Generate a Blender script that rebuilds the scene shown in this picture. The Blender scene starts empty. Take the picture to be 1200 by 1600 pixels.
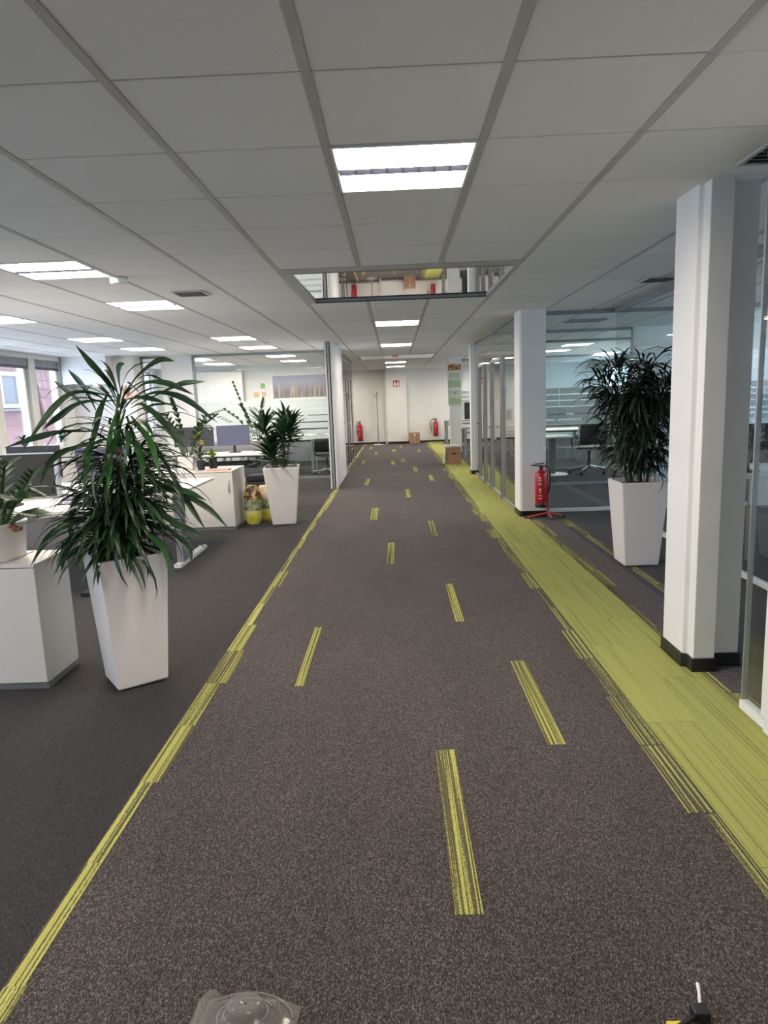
import bpy, math, random
from math import sin, cos, pi, radians
from mathutils import Vector, Matrix
random.seed(7)
SC = bpy.context.scene
COL = SC.collection

# ---------------------------------------------------------------- camera, sky, exposure
F_PX, TILT, YAW, ROLL, EYE, CEIL = 1062.99, .1644, -.0209, .0373, 1.5416, 2.545
cy, sy, ct, st = cos(YAW), sin(YAW), cos(TILT), sin(TILT)
FWD = Vector((sy*ct, cy*ct, -st)); RT = Vector((cy, -sy, 0)); UP = RT.cross(FWD)
R2 = RT*cos(ROLL) - UP*sin(ROLL); U2 = RT*sin(ROLL) + UP*cos(ROLL)
cam = bpy.data.objects.new('camera', bpy.data.cameras.new('camera'))
COL.objects.link(cam); SC.camera = cam
M = Matrix((R2, U2, -FWD)).transposed().to_4x4(); M.translation = Vector((0, 0, EYE))
cam.matrix_world = M
cam.data.sensor_fit = 'VERTICAL'; cam.data.sensor_height = 24.0
cam.data.lens = F_PX*24.0/1600; cam.data.clip_start = .05; cam.data.clip_end = 200

SKY_STRENGTH = 4.6
LAMP_STRENGTH = 30.0
w = bpy.data.worlds.new('overcast_sky'); SC.world = w; w.use_nodes = True
nt = w.node_tree; bg = nt.nodes['Background']
tc = nt.nodes.new('ShaderNodeTexCoord'); sx = nt.nodes.new('ShaderNodeSeparateXYZ')
cr = nt.nodes.new('ShaderNodeValToRGB')
nt.links.new(tc.outputs['Generated'], sx.inputs[0]); nt.links.new(sx.outputs['Z'], cr.inputs[0])
cr.color_ramp.elements[0].position = 0.0; cr.color_ramp.elements[0].color = (.60, .72, .92, 1)
cr.color_ramp.elements[1].position = .7; cr.color_ramp.elements[1].color = (.62, .77, 1.0, 1)
nt.links.new(cr.outputs[0], bg.inputs['Color']); bg.inputs['Strength'].default_value = SKY_STRENGTH
SC.view_settings.view_transform = 'Standard'; SC.view_settings.look = 'None'
SC.view_settings.gamma = 1; SC.view_settings.use_curve_mapping = False
SC.view_settings.exposure = 0.8
SC.cycles.max_bounces = 10; SC.cycles.diffuse_bounces = 5; SC.cycles.glossy_bounces = 5
SC.cycles.transparent_max_bounces = 32; SC.cycles.sample_clamp_indirect = 4
SC.cycles.caustics_reflective = False; SC.cycles.caustics_refractive = False
SC.cycles.use_denoising = True

# ---------------------------------------------------------------- materials
def principled(name, col, rough=.5, metal=0, spec=.5):
    m = bpy.data.materials.new(name); m.use_nodes = True
    b = m.node_tree.nodes['Principled BSDF']
    b.inputs['Base Color'].default_value = (*col, 1); b.inputs['Roughness'].default_value = rough
    b.inputs['Metallic'].default_value = metal; b.inputs['Specular IOR Level'].default_value = spec
    return m, m.node_tree, b
def noisy(name, c1, c2, scale, rough=.5, metal=0, bump=0, stretch=(1, 1, 1), lo=.35, hi=.65, spec=.5, detail=3, rand=0):
    """base colour from a noise between two colours in metres, optional bump"""
    m, t, b = principled(name, c1, rough, metal, spec)
    g = t.nodes.new('ShaderNodeNewGeometry'); mp = t.nodes.new('ShaderNodeMapping')
    mp.inputs['Scale'].default_value = stretch
    n = t.nodes.new('ShaderNodeTexNoise'); n.inputs['Scale'].default_value = scale; n.inputs['Detail'].default_value = detail
    t.links.new(g.outputs['Position'], mp.inputs['Vector']); t.links.new(mp.outputs[0], n.inputs['Vector'])
    r = t.nodes.new('ShaderNodeValToRGB'); r.color_ramp.elements[0].position = lo; r.color_ramp.elements[1].position = hi
    r.color_ramp.elements[0].color = (*c1, 1); r.color_ramp.elements[1].color = (*c2, 1)
    t.links.new(n.outputs['Fac'], r.inputs[0])
    out = r.outputs[0]
    if rand:
        oi = t.nodes.new('ShaderNodeObjectInfo'); hs = t.nodes.new('ShaderNodeHueSaturation')
        mr = t.nodes.new('ShaderNodeMapRange'); mr.inputs['To Min'].default_value = 1-rand; mr.inputs['To Max'].default_value = 1+rand
        t.links.new(oi.outputs['Random'], mr.inputs['Value']); t.links.new(mr.outputs[0], hs.inputs['Value'])
        t.links.new(out, hs.inputs['Color']); out = hs.outputs[0]
    t.links.new(out, b.inputs['Base Color'])
    if bump:
        bp = t.nodes.new('ShaderNodeBump'); bp.inputs['Strength'].default_value = bump; bp.inputs['Distance'].default_value = .003
        t.links.new(n.outputs['Fac'], bp.inputs['Height']); t.links.new(bp.outputs[0], b.inputs['Normal'])
    return m
def fleck(name, stops, scale):
    m, t, b = principled(name, (.1, .1, .1), .97, 0, .1)
    b.inputs['Sheen Weight'].default_value = .13; b.inputs['Sheen Roughness'].default_value = .6; b.inputs['Sheen Tint'].default_value = (.62, .58, .60, 1)
    g = t.nodes.new('ShaderNodeNewGeometry'); mp = t.nodes.new('ShaderNodeMapping'); mp.inputs['Scale'].default_value = (1, .45, 1)
    v = t.nodes.new('ShaderNodeTexVoronoi'); v.inputs['Scale'].default_value = scale; sp = t.nodes.new('ShaderNodeSeparateColor')
    t.links.new(g.outputs['Position'], mp.inputs['Vector']); t.links.new(mp.outputs[0], v.inputs['Vector']); t.links.new(v.outputs['Color'], sp.inputs[0])
    n = t.nodes.new('ShaderNodeTexNoise'); n.inputs['Scale'].default_value = 2.2; n.inputs['Detail'].default_value = 4; t.links.new(mp.outputs[0], n.inputs['Vector'])
    ma = t.nodes.new('ShaderNodeMath'); ma.operation = 'MULTIPLY_ADD'; ma.inputs[1].default_value = .22; ma.inputs[2].default_value = -.11; t.links.new(n.outputs['Fac'], ma.inputs[0])
    ad = t.nodes.new('ShaderNodeMath'); ad.operation = 'ADD'; t.links.new(sp.outputs[0], ad.inputs[0]); t.links.new(ma.outputs[0], ad.inputs[1])
    r = t.nodes.new('ShaderNodeValToRGB'); e = r.color_ramp.elements
    while len(e) < len(stops): e.new(.5)
    for k, (p, c) in enumerate(stops): e[k].position = p; e[k].color = (*c, 1)
    t.links.new(ad.outputs[0], r.inputs[0]); t.links.new(r.outputs[0], b.inputs['Base Color'])
    bp = t.nodes.new('ShaderNodeBump'); bp.inputs['Strength'].default_value = .15; bp.inputs['Distance'].default_value = .002
    t.links.new(sp.outputs[1], bp.inputs['Height']); t.links.new(bp.outputs[0], b.inputs['Normal'])
    return m
def threads(name, lime, base, thresh, rand=.06):
    """carpet of threads running along Y: lime threads over the base yarn, the mix changing every plank"""
    m, t, b = principled(name, lime, .95, 0, .1)
    g = t.nodes.new('ShaderNodeNewGeometry')
    def noise(st_, sc, det=1):
        mp = t.nodes.new('ShaderNodeMapping'); mp.inputs['Scale'].default_value = st_
        n = t.nodes.new('ShaderNodeTexNoise'); n.inputs['Scale'].default_value = sc; n.inputs['Detail'].default_value = det
        t.links.new(va.outputs[0], mp.inputs['Vector']); t.links.new(mp.outputs[0], n.inputs['Vector']); return n
    oo = t.nodes.new('ShaderNodeObjectInfo'); ml = t.nodes.new('ShaderNodeMath'); ml.operation = 'MULTIPLY'; ml.inputs[1].default_value = 7.0
    cb_ = t.nodes.new('ShaderNodeCombineXYZ'); t.links.new(oo.outputs['Random'], ml.inputs[0]); t.links.new(ml.outputs[0], cb_.inputs['Z'])
    va = t.nodes.new('ShaderNodeVectorMath'); va.operation = 'ADD'; t.links.new(g.outputs['Position'], va.inputs[0]); t.links.new(cb_.outputs[0], va.inputs[1])
    a = noise((1, .0035, 1), 175); c = noise((1, .3, 1), 420, 2)
    ad = t.nodes.new('ShaderNodeMath'); ad.operation = 'MULTIPLY_ADD'; ad.inputs[1].default_value = .45
    t.links.new(c.outputs['Fac'], ad.inputs[0]); t.links.new(a.outputs['Fac'], ad.inputs[2])
    r = t.nodes.new('ShaderNodeValToRGB'); r.color_ramp.elements[0].position = thresh; r.color_ramp.elements[1].position = thresh+.07
    r.color_ramp.elements[0].color = (*base, 1); r.color_ramp.elements[1].color = (*lime, 1)
    t.links.new(ad.outputs[0], r.inputs[0])
    oi = t.nodes.new('ShaderNodeObjectInfo'); hs = t.nodes.new('ShaderNodeHueSaturation')
    mr = t.nodes.new('ShaderNodeMapRange'); mr.inputs['To Min'].default_value = 1-rand; mr.inputs['To Max'].default_value = 1+rand
    t.links.new(oi.outputs['Random'], mr.inputs['Value']); t.links.new(mr.outputs[0], hs.inputs['Value'])
    t.links.new(r.outputs[0], hs.inputs['Color']); t.links.new(hs.outputs[0], b.inputs['Base Color'])
    bp = t.nodes.new('ShaderNodeBump'); bp.inputs['Strength'].default_value = .5; bp.inputs['Distance'].default_value = .003
    t.links.new(ad.outputs[0], bp.inputs['Height']); t.links.new(bp.outputs[0], b.inputs['Normal'])
    return m
def glass(name, tint=(.93, .97, .96), rough=0.0, ior=1.45):
    m = bpy.data.materials.new(name); m.use_nodes = True; t = m.node_tree; t.nodes.clear()
    o = t.nodes.new('ShaderNodeOutputMaterial'); mx = t.nodes.new('ShaderNodeMixShader')
    tr = t.nodes.new('ShaderNodeBsdfTransparent'); gl = t.nodes.new('ShaderNodeBsdfGlossy'); fr = t.nodes.new('ShaderNodeFresnel')
    tr.inputs[0].default_value = (*tint, 1); gl.inputs['Roughness'].default_value = rough; fr.inputs['IOR'].default_value = ior
    ge = t.nodes.new('ShaderNodeNewGeometry'); iv = t.nodes.new('ShaderNodeMath'); iv.operation = 'SUBTRACT'; iv.inputs[0].default_value = 1.6
    t.links.new(ge.outputs['Backfacing'], iv.inputs[1]); m0 = t.nodes.new('ShaderNodeMath'); m0.operation = 'MULTIPLY'; m0.use_clamp = True
    gt = t.nodes.new('ShaderNodeMath'); gt.operation = 'LESS_THAN'; gt.inputs[1].default_value = .5; t.links.new(ge.outputs['Backfacing'], gt.inputs[0])
    m1 = t.nodes.new('ShaderNodeMath'); m1.operation = 'MULTIPLY'; t.links.new(iv.outputs[0], m1.inputs[0]); t.links.new(gt.outputs[0], m1.inputs[1])
    t.links.new(fr.outputs[0], m0.inputs[0]); t.links.new(m1.outputs[0], m0.inputs[1])
    t.links.new(m0.outputs[0], mx.inputs[0]); t.links.new(tr.outputs[0], mx.inputs[1]); t.links.new(gl.outputs[0], mx.inputs[2])
    t.links.new(mx.outputs[0], o.inputs[0]); return m
def film(name, col, clear=.35):
    m = bpy.data.materials.new(name); m.use_nodes = True; t = m.node_tree; t.nodes.clear()
    o = t.nodes.new('ShaderNodeOutputMaterial'); mx = t.nodes.new('ShaderNodeMixShader'); m2 = t.nodes.new('ShaderNodeMixShader')
    tr = t.nodes.new('ShaderNodeBsdfTransparent'); d = t.nodes.new('ShaderNodeBsdfDiffuse'); tl = t.nodes.new('ShaderNodeBsdfTranslucent')
    d.inputs[0].default_value = (*col, 1); tl.inputs[0].default_value = (*col, 1)
    m2.inputs[0].default_value = .5; t.links.new(d.outputs[0], m2.inputs[1]); t.links.new(tl.outputs[0], m2.inputs[2])
    mx.inputs[0].default_value = clear; t.links.new(m2.outputs[0], mx.inputs[1]); t.links.new(tr.outputs[0], mx.inputs[2])
    t.links.new(mx.outputs[0], o.inputs[0]); return m
def emit(name, col, s):
    m = bpy.data.materials.new(name); m.use_nodes = True; t = m.node_tree; t.nodes.clear()
    o = t.nodes.new('ShaderNodeOutputMaterial'); e = t.nodes.new('ShaderNodeEmission')
    e.inputs[0].default_value = (*col, 1); e.inputs[1].default_value = s; t.links.new(e.outputs[0], o.inputs[0]); return m
def leafmat(name, c1, c2, rough=.42):
    m = noisy(name, c1, c2, 9, rough, lo=.3, hi=.7, rand=.35)
    m.node_tree.nodes['Principled BSDF'].inputs['Specular IOR Level'].default_value = .4
    return m

YARN = (.088, .072, .068)
MT = dict(
    wall=noisy('white_wall_paint', (.76, .75, .73), (.79, .78, .76), 3, .8, bump=.05),
    tile=noisy('mineral_fibre_tile', (.85, .83, .80), (.89, .87, .84), 260, .95, bump=.25, lo=.3, hi=.7, rand=.035),
    bar=noisy('ceiling_grid_metal', (.50, .49, .475), (.54, .53, .51), 5, .55),
    joint=principled('joint_shadow_grey', (.28, .27, .26), .8)[0],
    void=principled('ceiling_void', (.03, .03, .03), .9)[0],
    carpet=fleck('flecked_brown_carpet', [(0, (.014, .010, .009)), (.3, (.040, .032, .030)), (.75, (.082, .068, .064)), (1, (.19, .165, .158))], 430),
    carpet_dark=fleck('plain_charcoal_carpet', [(0, (.015, .014, .013)), (.6, (.029, .027, .025)), (1, (.06, .056, .053))], 430),
    lime=threads('lime_plank_carpet', (.36, .365, .115), (.22, .225, .075), .57, .06),
    stripe=threads('lime_thread_carpet', (.43, .42, .12), (.10, .09, .05), .685, .1),
    fringe=threads('sparse_lime_thread_carpet', (.40, .39, .13), (.085, .075, .055), .73, .1),
    white=noisy('white_laminate', (.76, .73, .69), (.79, .76, .72), 4, .42),
    planter=noisy('white_planter_plastic', (.82, .77, .75), (.85, .80, .78), 2, .38),
    whitegloss=noisy('white_lacquer', (.82, .82, .82), (.85, .85, .85), 3, .3),
    black=noisy('black_plastic', (.008, .008, .009), (.016, .016, .017), 40, .45),
    base=noisy('black_skirting', (.01, .01, .01), (.02, .02, .02), 10, .4),
    dark=noisy('dark_grey_fabric', (.018, .019, .018), (.032, .033, .032), 300, .9),
    grey=noisy('grey_fabric', (.25, .25, .27), (.32, .32, .34), 300, .9),
    alu=noisy('brushed_aluminium', (.45, .46, .47), (.55, .56, .57), 60, .35, .8, stretch=(1, 1, .05)),
    chrome=principled('polished_chrome', (.8, .8, .82), .12, 1)[0],
    steel=noisy('grey_powder_coat', (.24, .25, .27), (.28, .29, .31), 20, .4),
    red=noisy('red_enamel', (.43, .010, .018), (.48, .013, .022), 8, .28),
    redmetal=noisy('orange_red_tube', (.6, .07, .05), (.65, .09, .06), 8, .4),
    screen=noisy('monitor_back', (.03, .03, .036), (.045, .045, .052), 30, .5),
    screenblue=noisy('blue_grey_screen', (.085, .09, .15), (.1, .105, .17), 2, .35),
    board=noisy('brown_cardboard', (.33, .18, .115), (.40, .23, .15), 25, .85, stretch=(1, 1, .2)),
    tape=principled('packing_tape', (.42, .27, .17), .35)[0],
    soil=noisy('brown_clay_granules', (.045, .016, .008), (.2, .085, .045), 90, .95, bump=1),
    trunk=noisy('grey_brown_cane', (.16, .12, .08), (.30, .23, .15), 40, .8, stretch=(1, 1, 3), bump=.6),
    leaf=leafmat('dark_green_leaf', (.010, .036, .012), (.028, .085, .026)),
    leaf2=leafmat('mid_green_leaf', (.016, .06, .014), (.045, .14, .03)),
    leafdk=leafmat('blackish_green_leaf', (.010, .022, .012), (.02, .04, .022), .5),
    cane=noisy('dark_cane', (.03, .028, .02), (.07, .06, .045), 40, .8),
    stem=noisy('green_stem', (.06, .11, .04), (.12, .17, .07), 20, .5),
    lime_leaf=principled('lime_leaf', (.28, .42, .06), .5)[0],
    yellow=principled('yellow_petal', (.75, .6, .06), .6)[0],
    glass=glass('clear_glass'),
    glassgreen=glass('greenish_office_glass', (.945, .975, .97)),
    winglass=glass('window_glass', (.98, .99, .99)),
    frost=film('frosted_film', (.78, .84, .83), .28),
    cream=noisy('cream_window_frame', (.62, .60, .55), (.66, .64, .59), 6, .5),
    blind=noisy('grey_blind', (.22, .22, .25), (.27, .27, .30), 6, .6),
    blinddk=noisy('dark_blind_rail', (.06, .055, .07), (.08, .075, .09), 6, .5),
    reflection_pale=principled('pale_reflection', (.8, .84, .88), .9)[0],  # pale tone of the reflection strips at the window panes
    brick=noisy('red_facade_brick', (.17, .085, .08), (.21, .105, .10), 6, .9),
    rooftile=noisy('red_clay_tile', (.13, .065, .06), (.18, .09, .085), 5, .8, rand=.15),
    lead=principled('grey_lead', (.10, .10, .11), .6)[0],
    lamp=emit('lit_lamp_reflector', (1.0, .90, .77), LAMP_STRENGTH),
    louvre=noisy('lamp_louvre_metal', (.36, .36, .40), (.42, .42, .46), 30, .35, .3),
    lampoff=noisy('unlit_lamp_reflector', (.22, .23, .26), (.27, .28, .31), 10, .4),
    palegrey=principled('pale_grey_frame', (.36, .37, .39), .6)[0],
    pink=principled('salmon_paper', (.75, .42, .36), .8)[0],
    paper=principled('white_paper', (.82, .82, .80), .8)[0],
    palegreen=noisy('pale_green_print', (.52, .60, .48), (.64, .70, .60), 45, .8, stretch=(1, 1, .1)),
    orange=principled('orange_print', (.75, .42, .2), .8)[0],
    greenprint=principled('green_print', (.32, .45, .2), .8)[0],
    foodprint=noisy('colourful_fruit_print', (.22, .05, .03), (.6, .42, .2), 26, .7, lo=.45, hi=.55),
    bagyellow=noisy('yellow_printed_sack', (.75, .68, .03), (.82, .78, .35), 12, .45, lo=.4, hi=.6),
    bagbeige=noisy('beige_printed_sack', (.55, .45, .28), (.72, .62, .42), 14, .45, lo=.4, hi=.6),
    baggreen=noisy('green_printed_sack', (.14, .2, .1), (.4, .42, .25), 22, .45, lo=.4, hi=.6),
    bagbrown=noisy('brown_printed_sack', (.06, .035, .02), (.5, .32, .12), 16, .45, lo=.5, hi=.56),
    ribbon=noisy('copper_ribbon', (.18, .07, .03), (.35, .16, .08), 60, .35, .3),
    plastic=None,
)
# mirror of the rooflight panels, softly wavy
mm, t_, b_ = principled('wavy_mirror', (.80, .80, .80), .03, 1)
g_ = t_.nodes.new('ShaderNodeNewGeometry'); mp_ = t_.nodes.new('ShaderNodeMapping'); mp_.inputs['Scale'].default_value = (1, .12, 1)
n_ = t_.nodes.new('ShaderNodeTexNoise'); n_.inputs['Scale'].default_value = 1.3; n_.inputs['Detail'].default_value = 0
bp_ = t_.nodes.new('ShaderNodeBump'); bp_.inputs['Strength'].default_value = .45; bp_.inputs['Distance'].default_value = .02
t_.links.new(g_.outputs['Position'], mp_.inputs['Vector']); t_.links.new(mp_.outputs[0], n_.inputs['Vector'])
t_.links.new(n_.outputs['Fac'], bp_.inputs['Height']); t_.links.new(bp_.outputs[0], b_.inputs['Normal'])
MT['mirror'] = mm; MT['mirror_flat'] = principled('plain_mirror', (.84, .84, .84), .05, 1)[0]
# glossy clear plastic packaging
pm = bpy.data.materials.new('clear_blister_plastic'); pm.use_nodes = True; t_ = pm.node_tree; t_.nodes.clear()
o_ = t_.nodes.new('ShaderNodeOutputMaterial'); x_ = t_.nodes.new('ShaderNodeMixShader'); a_ = t_.nodes.new('ShaderNodeBsdfTransparent')
q_ = t_.nodes.new('ShaderNodeBsdfPrincipled'); q_.inputs['Base Color'].default_value = (.30, .28, .26, 1); q_.inputs['Roughness'].default_value = .12
x_.inputs[0].default_value = .42; t_.links.new(a_.outputs[0], x_.inputs[1]); t_.links.new(q_.outputs[0], x_.inputs[2]); t_.links.new(x_.outputs[0], o_.inputs[0])
MT['plastic'] = pm

# printed mural of reeds against a dusk sky (flat print)
def mural_mat():
    m, t, b = principled('reed_photo_print', (.5, .5, .5), .6)
    g = t.nodes.new('ShaderNodeNewGeometry'); s = t.nodes.new('ShaderNodeSeparateXYZ'); t.links.new(g.outputs['Position'], s.inputs[0])
    mp = t.nodes.new('ShaderNodeMapping'); mp.inputs['Scale'].default_value = (1, 1, .09); mp.inputs['Rotation'].default_value = (0, .25, 0)
    t.links.new(g.outputs['Position'], mp.inputs['Vector'])
    n = t.nodes.new('ShaderNodeTexNoise'); n.inputs['Scale'].default_value = 16; n.inputs['Detail'].default_value = 4; t.links.new(mp.outputs[0], n.inputs['Vector'])
    r = t.nodes.new('ShaderNodeValToRGB'); e = r.color_ramp.elements; e[0].position = .38; e[0].color = (.09, .07, .06, 1); e[1].position = .68; e[1].color = (.5, .42, .36, 1)
    t.links.new(n.outputs['Fac'], r.inputs[0])
    mr = t.nodes.new('ShaderNodeMapRange'); mr.inputs['From Min'].default_value = 1.82; mr.inputs['From Max'].default_value = 2.22
    t.links.new(s.outputs['Z'], mr.inputs['Value'])
    ad = t.nodes.new('ShaderNodeMath'); ad.operation = 'MULTIPLY_ADD'; ad.inputs[1].default_value = -2.2; 
    t.links.new(n.outputs['Fac'], ad.inputs[0]); ad.inputs[2].default_value = 1.15
    a2 = t.nodes.new('ShaderNodeMath'); a2.operation = 'ADD'; a2.use_clamp = True; t.links.new(ad.outputs[0], a2.inputs[0])
    m3 = t.nodes.new('ShaderNodeMath'); m3.operation = 'MULTIPLY'; m3.inputs[1].default_value = 1.3; t.links.new(mr.outputs[0], m3.inputs[0]); t.links.new(m3.outputs[0], a2.inputs[1])
    mx = t.nodes.new('ShaderNodeMix'); mx.data_type = 'RGBA'
    t.links.new(a2.outputs[0], mx.inputs[0]); t.links.new(r.outputs[0], mx.inputs[6]); mx.inputs[7].default_value = (.36, .36, .46, 1)
    t.links.new(mx.outputs[2], b.inputs['Base Color']); return m
MT['mural'] = mural_mat()

# ---------------------------------------------------------------- mesh helpers
OFF = {}          # object name -> world position of its origin
def off(o): return OFF.get(o.name, Vector((0, 0, 0)))
class MB:
    def __init__(s): s.v = []; s.f = []; s.m = []; s.sm = []
    def add(s, vs, fs, mi=0, smooth=False):
        k = len(s.v); s.v += [tuple(v) for v in vs]; s.f += [tuple(i+k for i in f) for f in fs]
        s.m += [mi]*len(fs); s.sm += [smooth]*len(fs); return s
    def box(s, x0, x1, y0, y1, z0, z1, mi=0):
        vs = [(x0, y0, z0), (x1, y0, z0), (x1, y1, z0), (x0, y1, z0), (x0, y0, z1), (x1, y0, z1), (x1, y1, z1), (x0, y1, z1)]
        return s.add(vs, [(0, 3, 2, 1), (4, 5, 6, 7), (0, 1, 5, 4), (1, 2, 6, 5), (2, 3, 7, 6), (3, 0, 4, 7)], mi)
    def obox(s, c, size, rz=0, rx=0, mi=0, ry=0):
        R = Matrix.Rotation(rz, 3, 'Z') @ Matrix.Rotation(rx, 3, 'X') @ Matrix.Rotation(ry, 3, 'Y'); c = Vector(c)
        h = Vector(size)/2
        vs = [c + R @ Vector((a*h.x, b*h.y, d*h.z)) for a, b, d in ((-1, -1, -1), (1, -1, -1), (1, 1, -1), (-1, 1, -1), (-1, -1, 1), (1, -1, 1), (1, 1, 1), (-1, 1, 1))]
        return s.add(vs, [(0, 3, 2, 1), (4, 5, 6, 7), (0, 1, 5, 4), (1, 2, 6, 5), (2, 3, 7, 6), (3, 0, 4, 7)], mi)
    def prism(s, pts, z0, z1, mi=0):
        n = len(pts); vs = [(x, y, z0) for x, y in pts] + [(x, y, z1) for x, y in pts]
        fs = [tuple(reversed(range(n))), tuple(range(n, 2*n))] + [(i, (i+1) % n, n+(i+1) % n, n+i) for i in range(n)]
        return s.add(vs, fs, mi)
    def tube(s, pts, r, n=8, mi=0, cap=True):
        pts = [Vector(p) for p in pts]; rs = r if isinstance(r, (list, tuple)) else [r]*len(pts)
        vs = []; N = len(pts); side = None
        for i, p in enumerate(pts):
            d = (pts[min(i+1, N-1)] - pts[max(i-1, 0)]).normalized()
            if side is None: side = d.orthogonal().normalized()
            side = (side - d*side.dot(d)).normalized(); up = d.cross(side)
            for k in range(n):
                a = 2*pi*k/n; vs.append(p + (side*cos(a) + up*sin(a))*rs[i])
        fs = [(i*n+k, i*n+(k+1) % n, (i+1)*n+(k+1) % n, (i+1)*n+k) for i in range(N-1) for k in range(n)]
        s.add(vs, fs, mi, True)
        if cap: s.add(vs[:n], [tuple(reversed(range(n)))], mi); s.add(vs[-n:], [tuple(range(n))], mi)
        return s
    def lathe(s, prof, c, n=20, mi=0, cap=True):
        vs = [(c[0]+r*cos(2*pi*k/n), c[1]+r*sin(2*pi*k/n), c[2]+z) for r, z in prof for k in range(n)]
        N = len(prof); fs = [(i*n+k, i*n+(k+1) % n, (i+1)*n+(k+1) % n, (i+1)*n+k) for i in range(N-1) for k in range(n)]
        s.add(vs, fs, mi, True)
        if cap: s.add(vs[:n], [tuple(reversed(range(n)))], mi); s.add(vs[-n:], [tuple(range(n))], mi)
        return s
    def quad(s, a, b, c, d, mi=0): return s.add([a, b, c, d], [(0, 1, 2, 3)], mi)
    def build(s, name, mats, parent=None, bevel=0, kind=None, label=None, loc=None):
        if not isinstance(mats, (list, tuple)): mats = [mats]
        org = off(parent) if parent else (Vector(loc) if loc else Vector((0, 0, 0)))
        me = bpy.data.meshes.new(name)
        used = sorted({i for f in s.f for i in f})
        if len(used) < len(s.v):
            mp = {i: n for n, i in enumerate(used)}; s.v = [s.v[i] for i in used]; s.f = [tuple(mp[i] for i in f) for f in s.f]
        me.from_pydata([(v[0]-org.x, v[1]-org.y, v[2]-org.z) for v in s.v], [], s.f)
        for q in mats: me.materials.append(MT[q] if isinstance(q, str) else q)
        me.polygons.foreach_set('material_index', s.m); me.polygons.foreach_set('use_smooth', s.sm); me.update()
        o = bpy.data.objects.new(name, me); COL.objects.link(o); OFF[o.name] = org
        if parent: o.parent = parent
        elif loc: o.location = org
        if bevel:
            b = o.modifiers.new('bevel', 'BEVEL'); b.width = bevel; b.segments = 2; b.limit_method = 'ANGLE'; b.angle_limit = radians(35)
        if kind: o['kind'] = kind
        if label: o['label'] = label
        return o
def thing(name, label, cat, loc, group=None, kind=None):
    o = bpy.data.objects.new(name, None); COL.objects.link(o); o.location = loc; o.empty_display_size = .1
    OFF[o.name] = Vector(loc); o['label'] = label; o['category'] = cat
    if group: o['group'] = group
    if kind: o['kind'] = kind
    return o
def struct(name, label=None):
    o = bpy.data.objects.new(name, None); COL.objects.link(o); OFF[o.name] = Vector((0, 0, 0)); o['kind'] = 'structure'
    if label: o['label'] = label
    return o
def tag(o, label, cat, group=None):
    o['label'] = label; o['category'] = cat
    if group: o['group'] = group
    return o
def dup(root, loc, label, group=None):
    kids = {}
    for c in COL.objects:
        if c.parent: kids.setdefault(c.parent.name, []).append(c)
    def cp(o, par):
        c = o.copy(); COL.objects.link(c); c.parent = par
        for ch in kids.get(o.name, []): cp(ch, c)
        return c
    r = cp(root, None); r.location = loc; OFF[r.name] = Vector(loc); r['label'] = label
    if group: r['group'] = group
    return r
def proj(p):
    d = Vector(p) - Vector((0, 0, EYE)); c = d.dot(FWD)
    if c < .1: return None
    return 600+F_PX*d.dot(R2)/c, 800-F_PX*d.dot(U2)/c, c

XL, XR, YN, YF = -6.3, 7.0, -4.0, 24.0

# ---------------------------------------------------------------- floor
fl = MB()
fl.box(-1.12, 1.95, YN, YF, -.1, 0, 0); fl.box(XL, -1.12, YN, YF, -.1, 0, 1); fl.box(1.95, XR, YN, YF, -.1, 0, 1)
fl.box(-1.12, 1.95, YF, YF+.2, -.1, 0, 0)
floor = fl.build('floor', ['carpet', 'carpet_dark'], kind='structure'); floor['label'] = 'carpeted office floor, brown aisle between charcoal zones'
def strip(name, x0, x1, y0, y1, m, z=.0015):
    return MB().box(x0, x1, y0, y1, 0.0002, z).build(name, m, floor)
DASH = [(.132, 1.826, .085), (.63, 2.822, .08), (-.6, 3.53, .05), (.375, 4.54, .062), (-.12, 6.26, .07), (.377, 7.5, .066), (-.365, 8.7, .09),
        (.127, 10.63, .085), (-.6, 12.36, .07), (.632, 12.69, .08), (.372, 14.49, .085), (-.12, 16.05, .09), (.128, 16.67, .085), (-.86, 16.6, .075),
        (-.61, 19.2, .08), (-.11, 20.03, .09), (.135, 21.6, .065), (.63, 19.65, .09), (-.85, 21.55, .1)]
for x, y, wd in DASH: strip('lime_dash', x, x+wd, y, y+.975, 'stripe', .002)
rr = random.Random(3)
y = -2.4
while y < 24:
    strip('lime_edge_strip', -1.115, -1.115+rr.choice((.045, .055, .065, .085)) + (.035 if 3.2 < y < 4.6 else 0), y, min(y+.4996, 24), 'stripe'); y += .5
for k, x in enumerate((1.13, 1.38)):
    y = -2.0 + k*.5
    while y < 24:
        strip('lime_plank', x+.0006, x+.2494, y+.001, min(y+.998, 24), 'lime', .002); y += 1.0
y = -2.2
while y < 24:
    wd = rr.choice((.05, .075, .1, .13)); strip('lime_fringe', 1.129-wd, 1.129, y, min(y+.49, 24), 'fringe')
    if y < 8.2:
        strip('lime_fringe', 1.631, 1.631+rr.choice((.04, .07, .1)), y, y+.49, 'fringe')
        if 3.9 < y: strip('lime_fringe', 2.09-rr.choice((.05, .08, .13)), 2.09, y, y+.49, 'fringe')
    y += .5

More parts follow.
